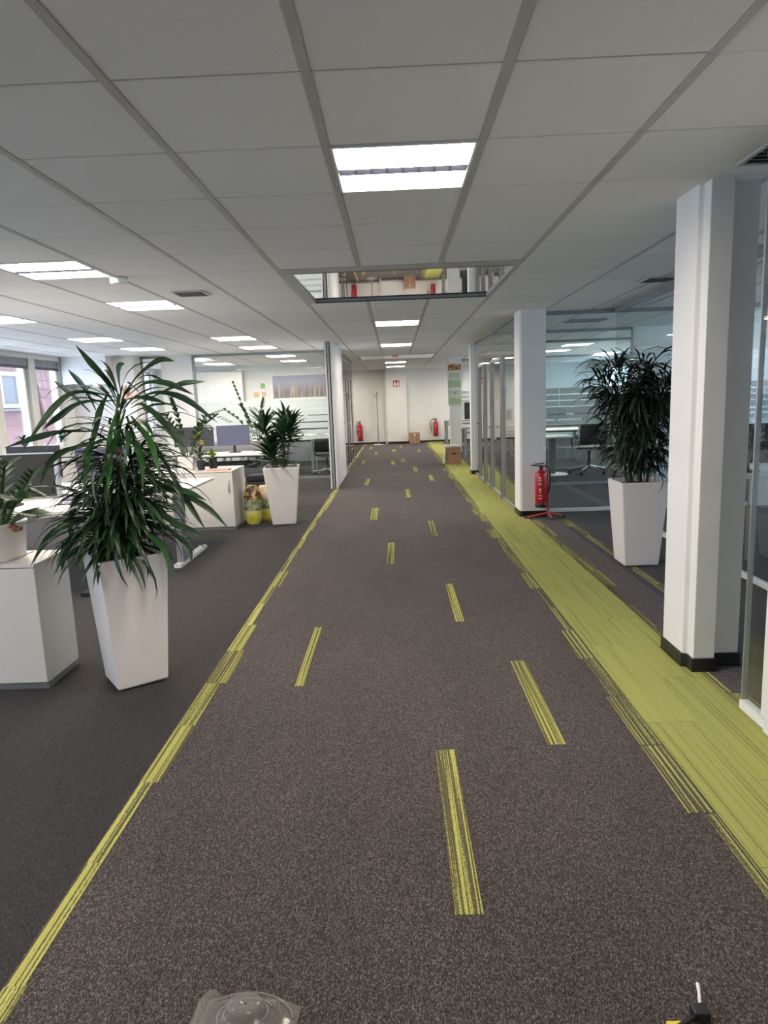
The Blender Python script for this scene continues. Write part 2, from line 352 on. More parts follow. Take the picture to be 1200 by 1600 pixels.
# ---------------------------------------------------------------- ceiling: grid bars and single tiles
X0 = -.2389; Y0 = 2.2911; T = .625
ceil = MB().box(XL-.2, XR+.2, YN-.2, YF+.2, CEIL+.06, CEIL+.2).build('ceiling', 'void', kind='structure')
ceil['label'] = 'suspended ceiling of square white tiles'
cols = [(X0+T*i, X0+T*(i+1)) for i in range(-10, 2)] + [(1.011, 1.88)] + [(1.88+.6*i, 1.88+.6*(i+1)) for i in range(9)]
cols[0] = (XL, cols[0][1]) if cols[0][0] < XL else cols[0]; cols[-1] = (cols[-1][0], XR)
LAMPS = [(0, 1), (0, 11), (0, 17), (0, 27), (0, 31), (0, -5), (-4, 4), (-4, 7), (-4, 13), (-4, 16), (-7, 12), (-7, 15), (-7, 8), (-7, 3), (-4, -2),  # the two by the camera are added, unseen fill for the foreground
         (-4, 20), (-4, 23), (-7, 20), (-7, 23), (-4, 29), (-4, 33)]  # last pair added to brighten the far end on the left
RLAMPS = [(3.68, 14.9), (3.68, 16.9), (5.48, 16.0), (5.48, 18.8), (3.68, 21), (2.7, 22.6)]  # last two added to brighten the end wall from the right
MIRR = [(5, 8), (22, 25)]
lampcells = {(i, j) for i, j in LAMPS}
ci = {round(c[0], 3): k for k, c in enumerate(cols)}
cells = []
for k, (a, b) in enumerate(cols):
    i = k-10
    for j in range(-10, 35):
        y0, y1 = Y0+T*j, Y0+T*(j+1)
        if y0 > YF: continue
        y1 = min(y1, YF)
        if (i, j) in lampcells and i < 2: continue
        if -1 <= i <= 1 and any(m0 <= j < m1 for m0, m1 in MIRR): continue
        if i >= 2 and any(a-.01 < lx < b and y0 <= ly < y1 for lx, ly in RLAMPS+[(2.7, 9.85)]): continue
        cells.append((a, b, y0, y1))
def scr(c):
    q = proj(((c[0]+c[1])/2, (c[2]+c[3])/2, CEIL))
    if q is None or not (-150 < q[0] < 1350 and -250 < q[1] < 900): return 0
    return 1/q[2]**2
cells.sort(key=lambda c: -scr(c))
tmesh = {}
for n, (a, b, y0, y1) in enumerate(cells[:300]):
    key = (round(b-a, 3), round(y1-y0, 3))
    if key not in tmesh:
        hx, hy = (b-a)/2-.014, (y1-y0)/2-.005
        mb = MB(); e = .006
        vs = [(-hx, -hy, .03), (hx, -hy, .03), (hx, hy, .03), (-hx, hy, .03), (-hx, -hy, .003), (hx, -hy, .003), (hx, hy, .003), (-hx, hy, .003),
              (-hx+e, -hy+e, 0), (hx-e, -hy+e, 0), (hx-e, hy-e, 0), (-hx+e, hy-e, 0)]
        mb.add(vs, [(0, 1, 2, 3), (11, 10, 9, 8)] + [(i, 4+i, 4+(i+1) % 4, (i+1) % 4) for i in range(4)] + [(4+i, 8+i, 8+(i+1) % 4, 4+(i+1) % 4) for i in range(4)])
        o = mb.build('ceiling_tile', 'tile', ceil); tmesh[key] = o
    else:
        o = tmesh[key].copy(); COL.objects.link(o); o.parent = ceil
    o.location = ((a+b)/2, (y0+y1)/2, CEIL)
mb = MB()
for a, b, y0, y1 in cells[300:]: mb.box(a+.014, b-.014, y0+.004, y1-.004, CEIL, CEIL+.03)
mb.build('ceiling_tile', 'tile', ceil, kind='stuff')
for k, (a, b) in enumerate(cols[1:]):
    i = k-9
    if i in (0, 1):   # interrupted by the mirrored panels
        for ya, yb in ((YN, Y0+5*T), (Y0+8*T, Y0+22*T), (Y0+25*T, YF)): MB().box(a-.0145, a+.0145, ya, yb, CEIL-.002, CEIL+.02).build('grid_bar', 'bar', ceil)
    else: MB().box(a-.0145, a+.0145, YN, YF, CEIL-.002, CEIL+.02).build('grid_bar', 'bar', ceil)
for j in range(-10, 35):
    yy = Y0+T*j
    spans = [(XL, XR)]
    if any(m0 < j < m1 for m0, m1 in MIRR): spans = [(XL, X0-T), (X0+2*T, XR)]
    for a, b in spans: MB().box(a, b, yy-.006, yy+.006, CEIL+.008, CEIL+.02).build('cross_bar', 'joint', ceil)

# ---------------------------------------------------------------- walls
def wall(name, x0, x1, y0, y1, z0=0, z1=CEIL+.05, m='wall', label=None, parent=None):
    return MB().box(x0, x1, y0, y1, z0, z1).build(name, m, parent, kind=None if parent else 'structure', label=label)
wall('wall_back', XL-.2, XR+.2, YF, YF+.15, label='far white end wall')
wall('wall_front', XL-.2, XR+.2, YN-.15, YN)
wl = struct('wall_left', 'window wall on the left')
wall('lower_wall', XL-.2, XL, YN, YF, 0, .84, parent=wl); wall('upper_wall', XL-.2, XL, YN, YF, 2.46, CEIL+.05, parent=wl)
wr = struct('wall_right', 'window wall on the right')
wall('lower_wall', XR, XR+.2, YN, YF, 0, .9, parent=wr); wall('upper_wall', XR, XR+.2, YN, YF, 2.3, CEIL+.05, parent=wr)
wall('sill_board', XL-.18, XL+.12, YN, 13.05, .84, .87, 'cream', parent=wl)
# far pillar, right shafts
def pillar(name, pts, label, m='wall'):
    o = struct(name, label); MB().prism(pts, .075, CEIL+.01).build('shaft', m, o, bevel=.004)
    cx = sum(p[0] for p in pts)/len(pts); cy_ = sum(p[1] for p in pts)/len(pts)
    return o
def rect(x0, x1, y0, y1): return [(x0, y0), (x1, y0), (x1, y1), (x0, y1)]
p = pillar('pillar', [(1.588, 3.57), (1.704, 3.57), (1.704, 3.645), (1.868, 3.645), (1.868, 3.93), (1.563, 3.93), (1.563, 3.655), (1.588, 3.645)], 'stepped white pillar nearest on the right')
MB().prism([(1.580, 3.562), (1.712, 3.562), (1.712, 3.637), (1.876, 3.637), (1.876, 3.94), (1.555, 3.94), (1.555, 3.65), (1.580, 3.637)], 0, .075).build('skirting', 'base', p)
p = pillar('pillar', [(1.549, 8.56), (1.575, 8.535), (1.87, 8.535), (1.87, 8.93), (1.56, 8.93), (1.549, 8.91)], 'white pillar behind the red extinguisher on its stand')
MB().prism([(1.543, 8.557), (1.572, 8.528), (1.876, 8.528), (1.876, 8.94), (1.555, 8.94), (1.543, 8.915)], 0, .075).build('skirting', 'base', p)
p = pillar('pillar', rect(1.50, 1.66, 13.52, 13.75), 'slim white post ending the right glass wall')
MB().box(1.495, 1.667, 13.51, 13.76, 0, .075).build('skirting', 'base', p)
p = pillar('pillar', rect(-.27, .43, 23.6, 24.0), 'white chimney-like pillar on the end wall')
MB().box(-.255, .437, 23.59, 24.0, 0, .06).build('skirting', 'base', p)
MB().box(-.33, -.27, 23.7, 24.0, 0, CEIL).build('pipe_casing', 'wall', p)
p = pillar('pillar', rect(1.47, 1.78, 18.2, 18.5), 'white pillar carrying the wall calendar')
MB().box(1.465, 1.785, 18.19, 18.51, 0, .075).build('skirting', 'base', p)
p = pillar('pillar', rect(1.60, 1.80, 1.2, 2.9), 'white wall end at the right edge', 'wall')
MB().box(1.61, 1.80, 1.2, 2.89, 0, .075).build('skirting', 'wall', p)
bb = struct('baseboard_back'); MB().box(XL, -.33, YF-.015, YF, 0, .06).build('board', 'base', bb); MB().box(.43, XR, YF-.015, YF, 0, .06).build('board', 'base', bb)
# left service box and column between window wall and glass room
wall('trim_1', XL+.02, -5.42, 13.05, 13.8, 2.02, CEIL, 'whitegloss', label='white high casing beside the windows')
wall('trim_2', -5.42, -5.02, 13.35, 13.8, 0, CEIL, label='white column left of the glass room')
wall('wall_side', XL, -5.42, 13.45, 13.6, 0, 2.02, m='wall', label='wall below the white casing')
wall('wall_inner', XL, -1.15, 18.3, 18.42, label='rear wall of the left glass room')
wall('wall_partition', 3.9, XR, 11.39, 11.5, label='solid wall section of the right offices')
wall('wall_solid', -4.62, -3.98, 13.78, 13.84, 0, CEIL, label='opaque white panel in the left glass front')

wo = thing('wall_ornament', 'small golden ornament with a reddish base on the column behind the dracaena top', 'ornament', (-5.15, 13.33, 1.8))
MB().box(-5.32, -4.98, 13.27, 13.348, 1.74, 1.80).build('shelf_base', 'pink', wo, bevel=.004); MB().lathe([(.03, .0), (.07, .05), (.05, .11), (.012, .15), (.02, .17), (.004, .19)], (-5.18, 13.305, 1.802), 14).build('golden_figure', 'board', wo)
# ---------------------------------------------------------------- windows
def window(n, wx, y0, y1, z0, z1, s, dress=True, parts='cream'):
    o = struct('window_%d' % n); f = .055
    mb = MB(); xa, xb = (wx-.16, wx-.06) if s < 0 else (wx+.06, wx+.16)
    for a in ((y0, y1, z0, z0+f), (y0, y1, z1-f, z1), (y0, y0+f, z0+f, z1-f), (y1-f, y1, z0+f, z1-f)): mb.box(xa, xb, a[0], a[1], a[2], a[3])
    mb.build('frame', parts, o)
    xm = (xa+xb)/2; MB().box(xm-.004, xm+.004, y0+f, y1-f, z0+f, z1-f).build('pane', 'winglass', o)
    if dress:
        xi = wx-.045 if s < 0 else wx+.045
        MB().box(min(xi, wx), max(xi, wx), y0+.03, y1-.03, z1-.13, z1-.02).build('blind_box', 'blind', o)
        MB().box(min(xi, wx), max(xi, wx), y0+.03, y1-.03, z1-.175, z1-.135).build('blind_rail', 'blinddk', o)
        MB().box(xb-.01 if s < 0 else xa, xb+.025 if s < 0 else xa+.02, y1-.105, y1-.06, z0+.05, z1-.18).build('reflection_strip', 'reflection_pale', o)  # pale strip standing in for a reflection in the window
        MB().tube([(xb+.0, y0+.03, z0+.62), (xb+.03, y0+.03, z0+.62), (xb+.03, y0+.03, z0+.5)], .008, 6).build('handle', 'alu', o)
    return o
wn = 1
y1 = 13.03
while y1 > -3:
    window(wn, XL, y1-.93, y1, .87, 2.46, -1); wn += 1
    MB().box(XL-.2, XL+.02, y1-1.13, y1-.93, .87, 2.46).build('mullion', 'cream', wl); y1 -= 1.13
MB().box(XL-.2, XL, 13.03, 14.2, .84, 2.46).build('wall_pier', 'wall', wl); MB().box(XL-.2, XL, 18.2, YF, .84, 2.46).build('wall_pier', 'wall', wl)
MB().box(XL-.2, XL, YN, y1, .84, 2.46).build('wall_pier', 'wall', wl)
for k in range(3):
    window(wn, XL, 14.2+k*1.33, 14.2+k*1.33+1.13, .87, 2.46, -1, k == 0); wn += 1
    MB().box(XL-.2, XL+.02, 14.2+k*1.33+1.13, 14.2+(k+1)*1.33, .87, 2.46).build('mullion', 'cream', wl)
for k in range(2, 9):
    y0 = -3.6+k*3.05; window(wn, XR, y0, y0+2.4, .9, 2.3, 1, False, 'alu'); wn += 1
    MB().box(XR, XR+.2, y0+2.4, min(y0+3.05, YF), .9, 2.3).build('wall_pier', 'wall', wr)
MB().box(XR, XR+.2, YN, 2.5, .9, 2.3).build('wall_pier', 'wall', wr)  # unseen stretch closed without windows to keep daylight off the near pillar

# ---------------------------------------------------------------- neighbour house outside
hs = thing('neighbour_house', 'red brick house with a white window seen through the left windows', 'building', (-11.3, 21, -6))
MB().box(-11.6, -11.2, 14, 21.2, -6, 3.6).build('brick_wall', 'brick', hs)
mb = MB()
for k in range(30):
    z = .9+k*.09
    mb.box(-11.2, -11.195, 14, 21.2, z, z+.012)
mb.build('mortar_joint', 'lead', hs, kind='stuff')
wf = MB(); 
for a in ((19.42, 20.4, 1.68, 1.8), (19.42, 20.4, 2.6, 2.72), (19.42, 19.52, 1.8, 2.6), (20.3, 20.4, 1.8, 2.6)): wf.box(-11.2, -11.12, *a)
w_ = wf.build('window_frame', 'palegrey', hs); MB().box(-11.18, -11.16, 19.52, 20.3, 1.8, 2.6).build('pane', 'lead', w_)
MB().box(-11.2, -11.0, 19.2, 20.9, 1.6, 1.66).build('window_ledge', 'lead', hs)
mb = MB().add([(-11.3, 21.2, 1.3), (-10.2, 14, .2), (-10.2, 21.2, .2), (-11.3, 14, 1.3)], [(0, 3, 1, 2)]); mb.build('lean_to_roof', 'brick', hs)
for r_ in range(9):
    for c_ in range(9):
        z = 3.2-r_*.27; yy = 21.2+c_*.3
        if c_ < 6: MB().obox((-11.1+r_*.03, yy+.15, z), (.06, .285, .3), 0, 0, 0, -.18).build('roof_tile', 'rooftile', hs)
MB().box(-11.6, -11.25, 21.2, 26, -6, 3.6).build('gable_wall', 'brick', hs)

# ---------------------------------------------------------------- glass partitions
def partition(name, axis, f, a0, a1, label, seams=(), bands=(), track='alu', mat='glassgreen', z1=CEIL, transom=None, t=.012):
    o = struct(name, label)
    def bx(u0, u1, w0, w1, z0, z_, nm, m):
        mb = MB()
        if axis == 'x': mb.box(u0, u1, f+w0, f+w1, z0, z_)
        else: mb.box(f+w0, f+w1, u0, u1, z0, z_)
        return mb.build(nm, m, o)
    bx(a0, a1, -.02, .02, 0.002, .045, 'bottom_track', track); bx(a0, a1, -.02, .02, z1-.045, z1, 'top_rail', 'steel')
    if transom: bx(a0, a1, -.018, .018, transom, transom+.02, 'transom', 'steel')
    ed = [a0] + list(seams) + [a1]
    for u, v in zip(ed[:-1], ed[1:]):
        bx(u+.003, v-.003, -t/2, t/2, .045, z1-.045, 'glass_pane', mat)
        for b0, b1 in bands: bx(u+.004, v-.004, -t/2-.003, -t/2-.001, b0, b1, 'frosted_band', 'frost')
    return o, bx
BL = [(.80, .86), (.90, .99), (1.02, 1.13), (1.15, 1.27), (1.285, 1.39), (1.405, 1.50), (1.515, 1.60)]
BR = [(1.13, 1.19), (1.21, 1.26), (1.275, 1.355), (1.37, 1.435), (1.45, 1.51), (1.525, 1.60)]
o, bx = partition('wall_glass_left', 'x', 13.8, -3.98, -1.16, 'glass front of the left room with frosted bands', [-2.98, -2.0], BL)
bx(-4.0, -3.95, -.03, .03, 0, CEIL, 'mullion_post', 'steel')
o, bx = partition('wall_glass_side', 'x', 13.8, -5.0, -4.62, 'narrow glass pane left of the opaque panel', [], ())
bx(-5.03, -4.99, -.03, .03, 0, CEIL, 'mullion_post', 'steel')
o, bx = partition('wall_glass_aisle', 'y', -1.1, 14.25, 18.3, 'glass front along the aisle on the left', [14.9, 15.8, 16.6, 17.6])
BLK = []
for yy in (14.86, 15.8, 16.6, 17.6):
    bx(yy-.03, yy+.03, -.013, .013, 0.046, 2.07, 'door_post', 'base')
bx(14.86, 17.6, -.013, .013, 2.05, 2.075, 'door_head', 'steel')
for n, yy in enumerate((15.0, 15.7)):
    MB().tube([(-1.06, yy, 1.03), (-1.0, yy, 1.03), (-1.0, yy+.12, 1.03)], .011, 6).build('door_handle', 'chrome', o)
# movable partition stack end
p = struct('wall_stack', 'white end panel of the sliding partition on the left')
MB().box(-1.075, -1.045, 11.92, 14.24, 0.01, CEIL-.0).build('face_panel', 'whitegloss', p, bevel=.003)
MB().box(-1.09, -1.075, 11.94, 14.24, 0.01, CEIL).build('seal_strip', 'black', p)
MB().box(-1.125, -1.09, 11.90, 14.24, 0.01, CEIL).build('middle_panel', 'alu', p)
MB().box(-1.14, -1.125, 11.92, 14.24, 0.01, CEIL).build('seal_strip', 'black', p)
MB().box(-1.165, -1.14, 11.90, 14.24, 0.01, CEIL).build('rear_panel', 'whitegloss', p)
# right aisle glass with two doors
o, bx = partition('wall_glass_right', 'y', 1.585, 8.94, 13.5, 'glass wall along the right side of the aisle', [9.95, 11.25, 12.0], ())
for n, (ya, yb) in enumerate(((10.05, 11.15), (12.0, 12.75))):
    d = struct('door_%d' % (n+1), 'glass door in the right aisle wall')
    mb = MB(); mb.box(1.55, 1.62, ya-.03, ya+.03, .005, 2.08); mb.box(1.55, 1.62, yb-.03, yb+.03, .005, 2.08); mb.box(1.55, 1.62, ya, yb, 2.04, 2.08); mb.box(1.55, 1.62, ya, yb, .005, .05)
    mb.build('door_frame', 'alu', d)
    mb = MB(); mb.box(1.545, 1.625, ya+.03, ya+.05, .005, 2.06); mb.box(1.545, 1.625, yb+.03, yb+.05, .005, 2.08); mb.build('door_seal', 'black', d)
    MB().box(1.58, 1.59, ya+.05, yb-.03, .05, 2.04).build('door_pane', 'glassgreen', d)
    MB().tube([(1.55, yb-.12, 1.04), (1.50, yb-.12, 1.04), (1.50, yb-.24, 1.04)], .011, 6).build('door_handle', 'chrome', d)
partition('wall_glass_cross', 'x', 8.83, 1.885, XR, 'glass front across the right offices, frosted bands', [2.1, 2.95, 3.4, 3.55, 5.0], BR, track='whitegloss')
partition('wall_glass_inner', 'x', 11.42, 1.62, 3.88, 'second glass front deeper in the right offices', [2.6], (), track='steel')
partition('wall_glass_deep', 'x', 13.6, 1.68, XR, 'third glass front deep in the right offices', [2.9, 4.2, 5.5], (), track='steel')
partition('wall_glass_office', 'y', 2.8, 1.0, 8.8, 'side glass of the right front office', [3.6, 6.2], (), track='whitegloss')
o, bx = partition('wall_glass_near', 'y', 1.643, 2.905, 3.13, 'glass pane at the right edge', (), (), track='whitegloss')
bx(3.125, 3.135, -.012, .012, .045, CEIL-.04, 'glass_edge', 'alu')
o, bx = partition('wall_glass_far', 'x', 19.2, 1.85, XR, 'far glass front beyond the pillar with the calendar', [2.6, 4.0], [(1.0+.12*k, 1.08+.12*k) for k in range(6)])
bx(1.82, 1.87, -.03, .03, 0, CEIL, 'mullion_post', 'steel')

# ---------------------------------------------------------------- ceiling lamps and mirrored panels
def lamp_build(label, lit=True):
    r = thing('ceiling_lamp', label, 'lamp', (0, 0, CEIL)); z = CEIL; h = .299
    mb = MB()
    for a in ((-h, h, -h, -h+.012), (-h, h, h-.012, h), (-h, -h+.012, -h+.012, h-.012), (h-.012, h, -h+.012, h-.012)): mb.box(*a, z-.004, z+.055)
    mb.build('frame', 'whitegloss', r)
    for s in (-1, 1):
        mb = MB(); pr = [(.286, .002), (.2, .03), (.12, .04), (.042, .03)]
        vs = [(x, s*yy, z+zz) for yy, zz in pr for x in (-.286, .286)]
        vs2 = [(x, s*yy, z+zz+.008) for yy, zz in pr for x in (-.286, .286)]
        f = [(2*i, 2*i+1, 2*i+3, 2*i+2) for i in range(3)]
        if s < 0: f = [tuple(reversed(q)) for q in f]
        mb.add(vs, f); mb.build('reflector', 'lamp' if lit else 'lampoff', r)
    mb = MB().box(-.28, .28, -.040, -.032, z-.006, z+.03).box(-.28, .28, .032, .040, z-.006, z+.03).box(-.285, -.28, -.040, .040, z-.006, z+.03).box(.28, .285, -.040, .040, z-.006, z+.03)
    for k in range(1, 8): mb.box(-.28+k*.07-.002, -.28+k*.07+.002, -.032, .032, z-.002, z+.03)
    mb.build('louvre', 'louvre', r)
    MB().box(-.279, .279, -.032, .032, z+.028, z+.032).build('tube_cover', 'louvre' if not lit else 'lampcover', r)
    return r
MT['lampcover'] = emit('lamp_tube_cover', (.9, .92, 1), 1.0)
names = {(0, 1): 'lit square ceiling lamp nearest the camera above the aisle', (0, 11): 'lit ceiling lamp just beyond the near mirrored panel',
         (0, 17): 'lit ceiling lamp above the aisle midway between the mirrored panels', (0, 27): 'small lit aisle lamp just beyond the far mirrored panel', (0, 31): 'last lit aisle lamp before the end wall', (0, -5): 'added unseen aisle fill lamp behind the camera position', (-4, -2): 'added unseen left fill lamp just behind the camera position',
         (-4, 4): 'large lit lamp at the left edge beside the round detector', (-4, 7): 'second lit lamp from the left edge, left of the air vent',
         (-4, 13): 'lit lamp left of the aisle above the middle desks', (-4, 16): 'lit lamp left of the aisle just before the glass room', (-7, 12): 'lit lamp above the big dracaena, nearer of two by the windows',
         (-7, 15): 'lit lamp farther of two by the windows, before the glass room', (-7, 8): 'lit lamp near the windows beyond the left frame edge', (-7, 3): 'lit window side lamp beside the camera position',
         (-4, 20): 'near right lamp inside the left glass room',
         (-4, 23): 'far right lamp inside the left glass room', (-4, 29): 'added fill lamp left of the aisle behind the glass room', (-4, 33): 'added fill lamp left of the aisle at the end wall', (-7, 20): 'near left lamp inside the left glass room', (-7, 23): 'far left lamp inside the left glass room'}
first = None
for i, j in LAMPS:
    loc = (X0+T*(i+.5), Y0+T*(j+.5), CEIL)
    if first is None: first = lamp_build(names[(i, j)]); first.location = loc; first['group'] = 'lit square ceiling lamps'
    else: dup(first, loc, names[(i, j)], 'lit square ceiling lamps')
RN = ['lit lamp in the deep right office, nearest of four seen through glass', 'lit lamp in the deep right office behind the nearest one', 'lit lamp in the deep right office toward its windows',
      'lit lamp in the deep right office, far window side', 'added fill lamp at the back of the deep right office', 'added fill lamp right of the aisle above the framed table at the end wall']
def rcell(lx): return next((a+b)/2 for a, b in cols if a-.01 < lx < b)
def rrow(ly): j = math.floor((ly-Y0)/T); return Y0+T*(j+.5)
for (lx, ly), nm in zip(RLAMPS, RN): dup(first, (rcell(lx), rrow(ly), CEIL), nm, 'lit lamps of the deep right office')
ul = lamp_build('unlit louvred ceiling lamp seen through the right glass front', False); ul.location = (rcell(2.7), rrow(9.85), CEIL)
for n, (j0, j1) in enumerate(MIRR):
    ya, yb = Y0+T*j0, Y0+T*j1; xa, xb = X0-T, X0+2*T
    r = thing('mirror_panel', ['near mirrored ceiling panel in a grey frame above the aisle', 'far mirrored ceiling panel above the aisle'][n], 'mirror', (0, (ya+yb)/2, CEIL), 'mirrored ceiling panels')
    mb = MB()
    f = .09
    mb.box(xa+.01, xb-.01, ya+.01, ya+f*2, CEIL-.004, CEIL+.05).box(xa+.01, xb-.01, yb-.03, yb-.01, CEIL-.004, CEIL+.05)
    mb.box(xa+.01, xa+f, ya+f*2, yb-.03, CEIL-.004, CEIL+.05).box(xb-.03, xb-.01, ya+f*2, yb-.03, CEIL-.004, CEIL+.05)
    mb.build('frame', 'bar', r)
    z0 = CEIL-.002*n; z1_ = z0+(.011, 0)[n]*(yb-ya-f*2-.03); q0, q1 = ya+f*2, yb-.03
    MB().add([(xa+f, q0, z0), (xb-.03, q0, z0), (xb-.03, q1, z1_), (xa+f, q1, z1_), (xa+f, q0, z0+.008), (xb-.03, q0, z0+.008), (xb-.03, q1, z1_+.008), (xa+f, q1, z1_+.008)],
             [(0, 3, 2, 1), (4, 5, 6, 7), (0, 1, 5, 4), (1, 2, 6, 5), (2, 3, 7, 6), (3, 0, 4, 7)]).build('mirror', ('mirror', 'mirror_flat')[n], r)
    for g0 in (ya+f*2, yb-.044): MB().box(xa+f, xb-.03, g0, g0+.014, CEIL-.006, CEIL+.002).build('gasket', 'black', r)
# smoke detectors and vents
def detector(x, y, label, r=.065, h=.045):
    t = thing('smoke_detector', label, 'detector', (x, y, CEIL), 'smoke detectors')
    MB().lathe([(r*.5, -h-.004), (r*.95, -h), (r, -h+.008), (r, 0)], (x, y, CEIL-.002), 20).build('housing', 'whitegloss', t)
    MB().lathe([(r*1.06, -.010), (r*1.06, 0)], (x, y, CEIL-.002), 20).build('mount_ring', 'bar', t)
detector(-2.10, 5.46, 'round white smoke detector beside the large left lamp')
detector(-2.10, 11.6, 'small round smoke detector above the middle desks')
detector(2.5, 4.9, 'round detector on the right office ceiling')
def vent(x, y, label, rz=0):
    t = thing('air_vent', label, 'vent', (x, y, CEIL), 'ceiling air vents'); h = .14
    mb = MB()
    for a in ((-h, h, -h, -h+.02), (-h, h, h-.02, h), (-h, -h+.02, -h+.02, h-.02), (h-.02, h, -h+.02, h-.02)): mb.box(x+a[0], x+a[1], y+a[2], y+a[3], CEIL-.012, CEIL-.002)
    mb.build('frame', 'bar', t); MB().box(x-h+.02, x+h-.02, y-h+.02, y+h-.02, CEIL-.004, CEIL-.0022).build('duct_plate', 'steel', t)
    for k in range(5): MB().obox((x, y-h+.045+k*.048, CEIL-.010), (2*h-.04, .03, .003), 0, .5).build('slat', 'alu', t)
vent(-1.79, 6.33, 'grey slatted air vent in the ceiling left of the aisle')
vent(1.66+.08, 3.22, 'slatted air vent above the right front pillar')
vent(2.48, 6.6, 'round-edged air vent on the right ceiling near the pillar')

# ---------------------------------------------------------------- plants
def leaf_geo(L, W, bend, seg=7, base=.12, peak=.45, twist=0, elev=0.0):
    """leaf starting at origin, heading +X, rising by elev, bending down by bend in all; returns MB"""
    vs = []; p = Vector((0, 0, 0)); a = elev; ds = L/seg
    for i in range(seg+1):
        t = i/seg
        wd = W*(base + (1-base)*min(1, (t/peak))**1.3 if t < peak else max(0.0, 1-((t-peak)/(1-peak))**1.8))
        if i == seg: wd = W*.03
        d = Vector((cos(a), 0, sin(a))); nrm = Vector((-sin(a), 0, cos(a)))
        tw = twist*t; side = Vector((0, cos(tw), 0)) + nrm*sin(tw); nn = nrm*cos(tw) - Vector((0, sin(tw), 0))
        vs += [p + side*wd/2 + nn*wd*.16, p, p - side*wd/2 + nn*wd*.16]
        a -= bend/seg*(.5+t); p = p + d*ds
    f = []
    for i in range(seg):
        k = i*3; f += [(k, k+1, k+4, k+3), (k+1, k+2, k+5, k+4)]
    m = MB(); m.add(vs, f, 0, True); return m
def leaf_from_path(pts, W, base=.2, peak=.6, sub=4, face=None):
    P = [Vector(q) for q in pts]; C = []
    Q = [P[0]*2-P[1]] + P + [P[-1]*2-P[-2]]
    for i in range(1, len(Q)-2):
        for k in range(sub):
            t = k/sub; a, b, c, d = Q[i-1], Q[i], Q[i+1], Q[i+2]
            C.append(.5*((2*b) + (c-a)*t + (2*a-5*b+4*c-d)*t*t + (3*b-a-3*c+d)*t**3))
    C.append(P[-1]); n = len(C)-1; vs = []
    for i, p in enumerate(C):
        t = i/n; wd = W*((base+(1-base)*(t/peak)**1.4) if t < peak else max(.03, 1-((t-peak)/(1-peak))**1.7))
        d = (C[min(i+1, n)]-C[max(i-1, 0)]).normalized()
        s = d.cross(Vector((0, -1, .35)) if face is None else Vector(face)).normalized()
        s = (s + Vector((0, .5*sin(3*t+len(pts)), 0))).normalized(); nn = s.cross(d)
        vs += [p+s*wd/2+nn*wd*.14, p, p-s*wd/2+nn*wd*.14]
    f = []
    for i in range(n): k = i*3; f += [(k, k+1, k+4, k+3), (k+1, k+2, k+5, k+4)]
    return MB().add(vs, f, 0, True)
def variants(specs, mat):
    out = []
    for s in specs:
        mb = leaf_geo(**s); me = bpy.data.meshes.new('leaf'); me.from_pydata([tuple(v) for v in mb.v], [], mb.f); me.materials.append(MT[mat])
        me.polygons.foreach_set('use_smooth', [True]*len(mb.f)); me.update(); out.append(me)
    return out
def put_leaf(me, root, p, az, elev, sc=1, roll=0):
    o = bpy.data.objects.new('leaf', me); COL.objects.link(o); o.parent = root
    o.matrix_local = Matrix.Translation(Vector(p)-off(root)) @ Matrix.Rotation(az, 4, 'Z') @ Matrix.Rotation(-elev, 4, 'Y') @ Matrix.Rotation(roll, 4, 'X') @ Matrix.Diagonal((sc, sc, sc, 1))
    return o
def leaf_mass(name, root, items, mat):
    """many leaves joined into one counted-as-stuff part; items: (mesh, p, az, elev, sc, roll)"""
    mb = MB()
    for me, p, az, elev, sc, roll in items:
        Mx = Matrix.Translation(Vector(p)) @ Matrix.Rotation(az, 4, 'Z') @ Matrix.Rotation(-elev, 4, 'Y') @ Matrix.Rotation(roll, 4, 'X') @ Matrix.Diagonal((sc, sc, sc, 1))
        mb.add([Mx @ v.co for v in me.vertices], [tuple(q.vertices) for q in me.polygons], 0, True)
    o = mb.build(name, mat, root); o['kind'] = 'stuff'; return o
def planter(cx, cy_, rz, tw, bw, h, label, name='planter'):
    r = thing(name, label, 'planter', (cx, cy_, 0), 'tall tapered white planters')
    def ring(w_, z):
        return [(cx + cos(rz)*a*w_ - sin(rz)*b*w_, cy_ + sin(rz)*a*w_ + cos(rz)*b*w_, z) for a, b in ((-1, -1), (1, -1), (1, 1), (-1, 1))]
    mb = MB(); vs = ring(bw*.96, .006) + ring(bw, .02) + ring(tw, h) + ring(tw-.022, h) + ring(tw-.026, h-.06)
    fs = [(3, 2, 1, 0)] + [(4*l+i, 4*l+(i+1) % 4, 4*l+4+(i+1) % 4, 4*l+4+i) for l in range(4) for i in range(4)]
    mb.add(vs, fs); mb.build('shell', 'planter', r, bevel=.012)
    mb = MB(); g = 13; vs = []; rg = random.Random(int(cx*100))
    for i in range(g):
        for j in range(g):
            a, b = -1+2*i/(g-1), -1+2*j/(g-1); q = tw-.03
            vs.append((cx+cos(rz)*a*q-sin(rz)*b*q, cy_+sin(rz)*a*q+cos(rz)*b*q, h-.045+rg.uniform(-.008, .012)))
    mb.add(vs, [(i*g+j, (i+1)*g+j, (i+1)*g+j+1, i*g+j+1) for i in range(g-1) for j in range(g-1)], 0, True); mb.build('soil', 'soil', r)
    for a, b in ((-1, -1), (1, -1), (1, 1), (-1, 1)):
        q = bw*.8; MB().lathe([(.014, 0), (.014, .008)], (cx+cos(rz)*a*q-sin(rz)*b*q, cy_+sin(rz)*a*q+cos(rz)*b*q, 0), 10).build('foot', 'black', r)
    return r

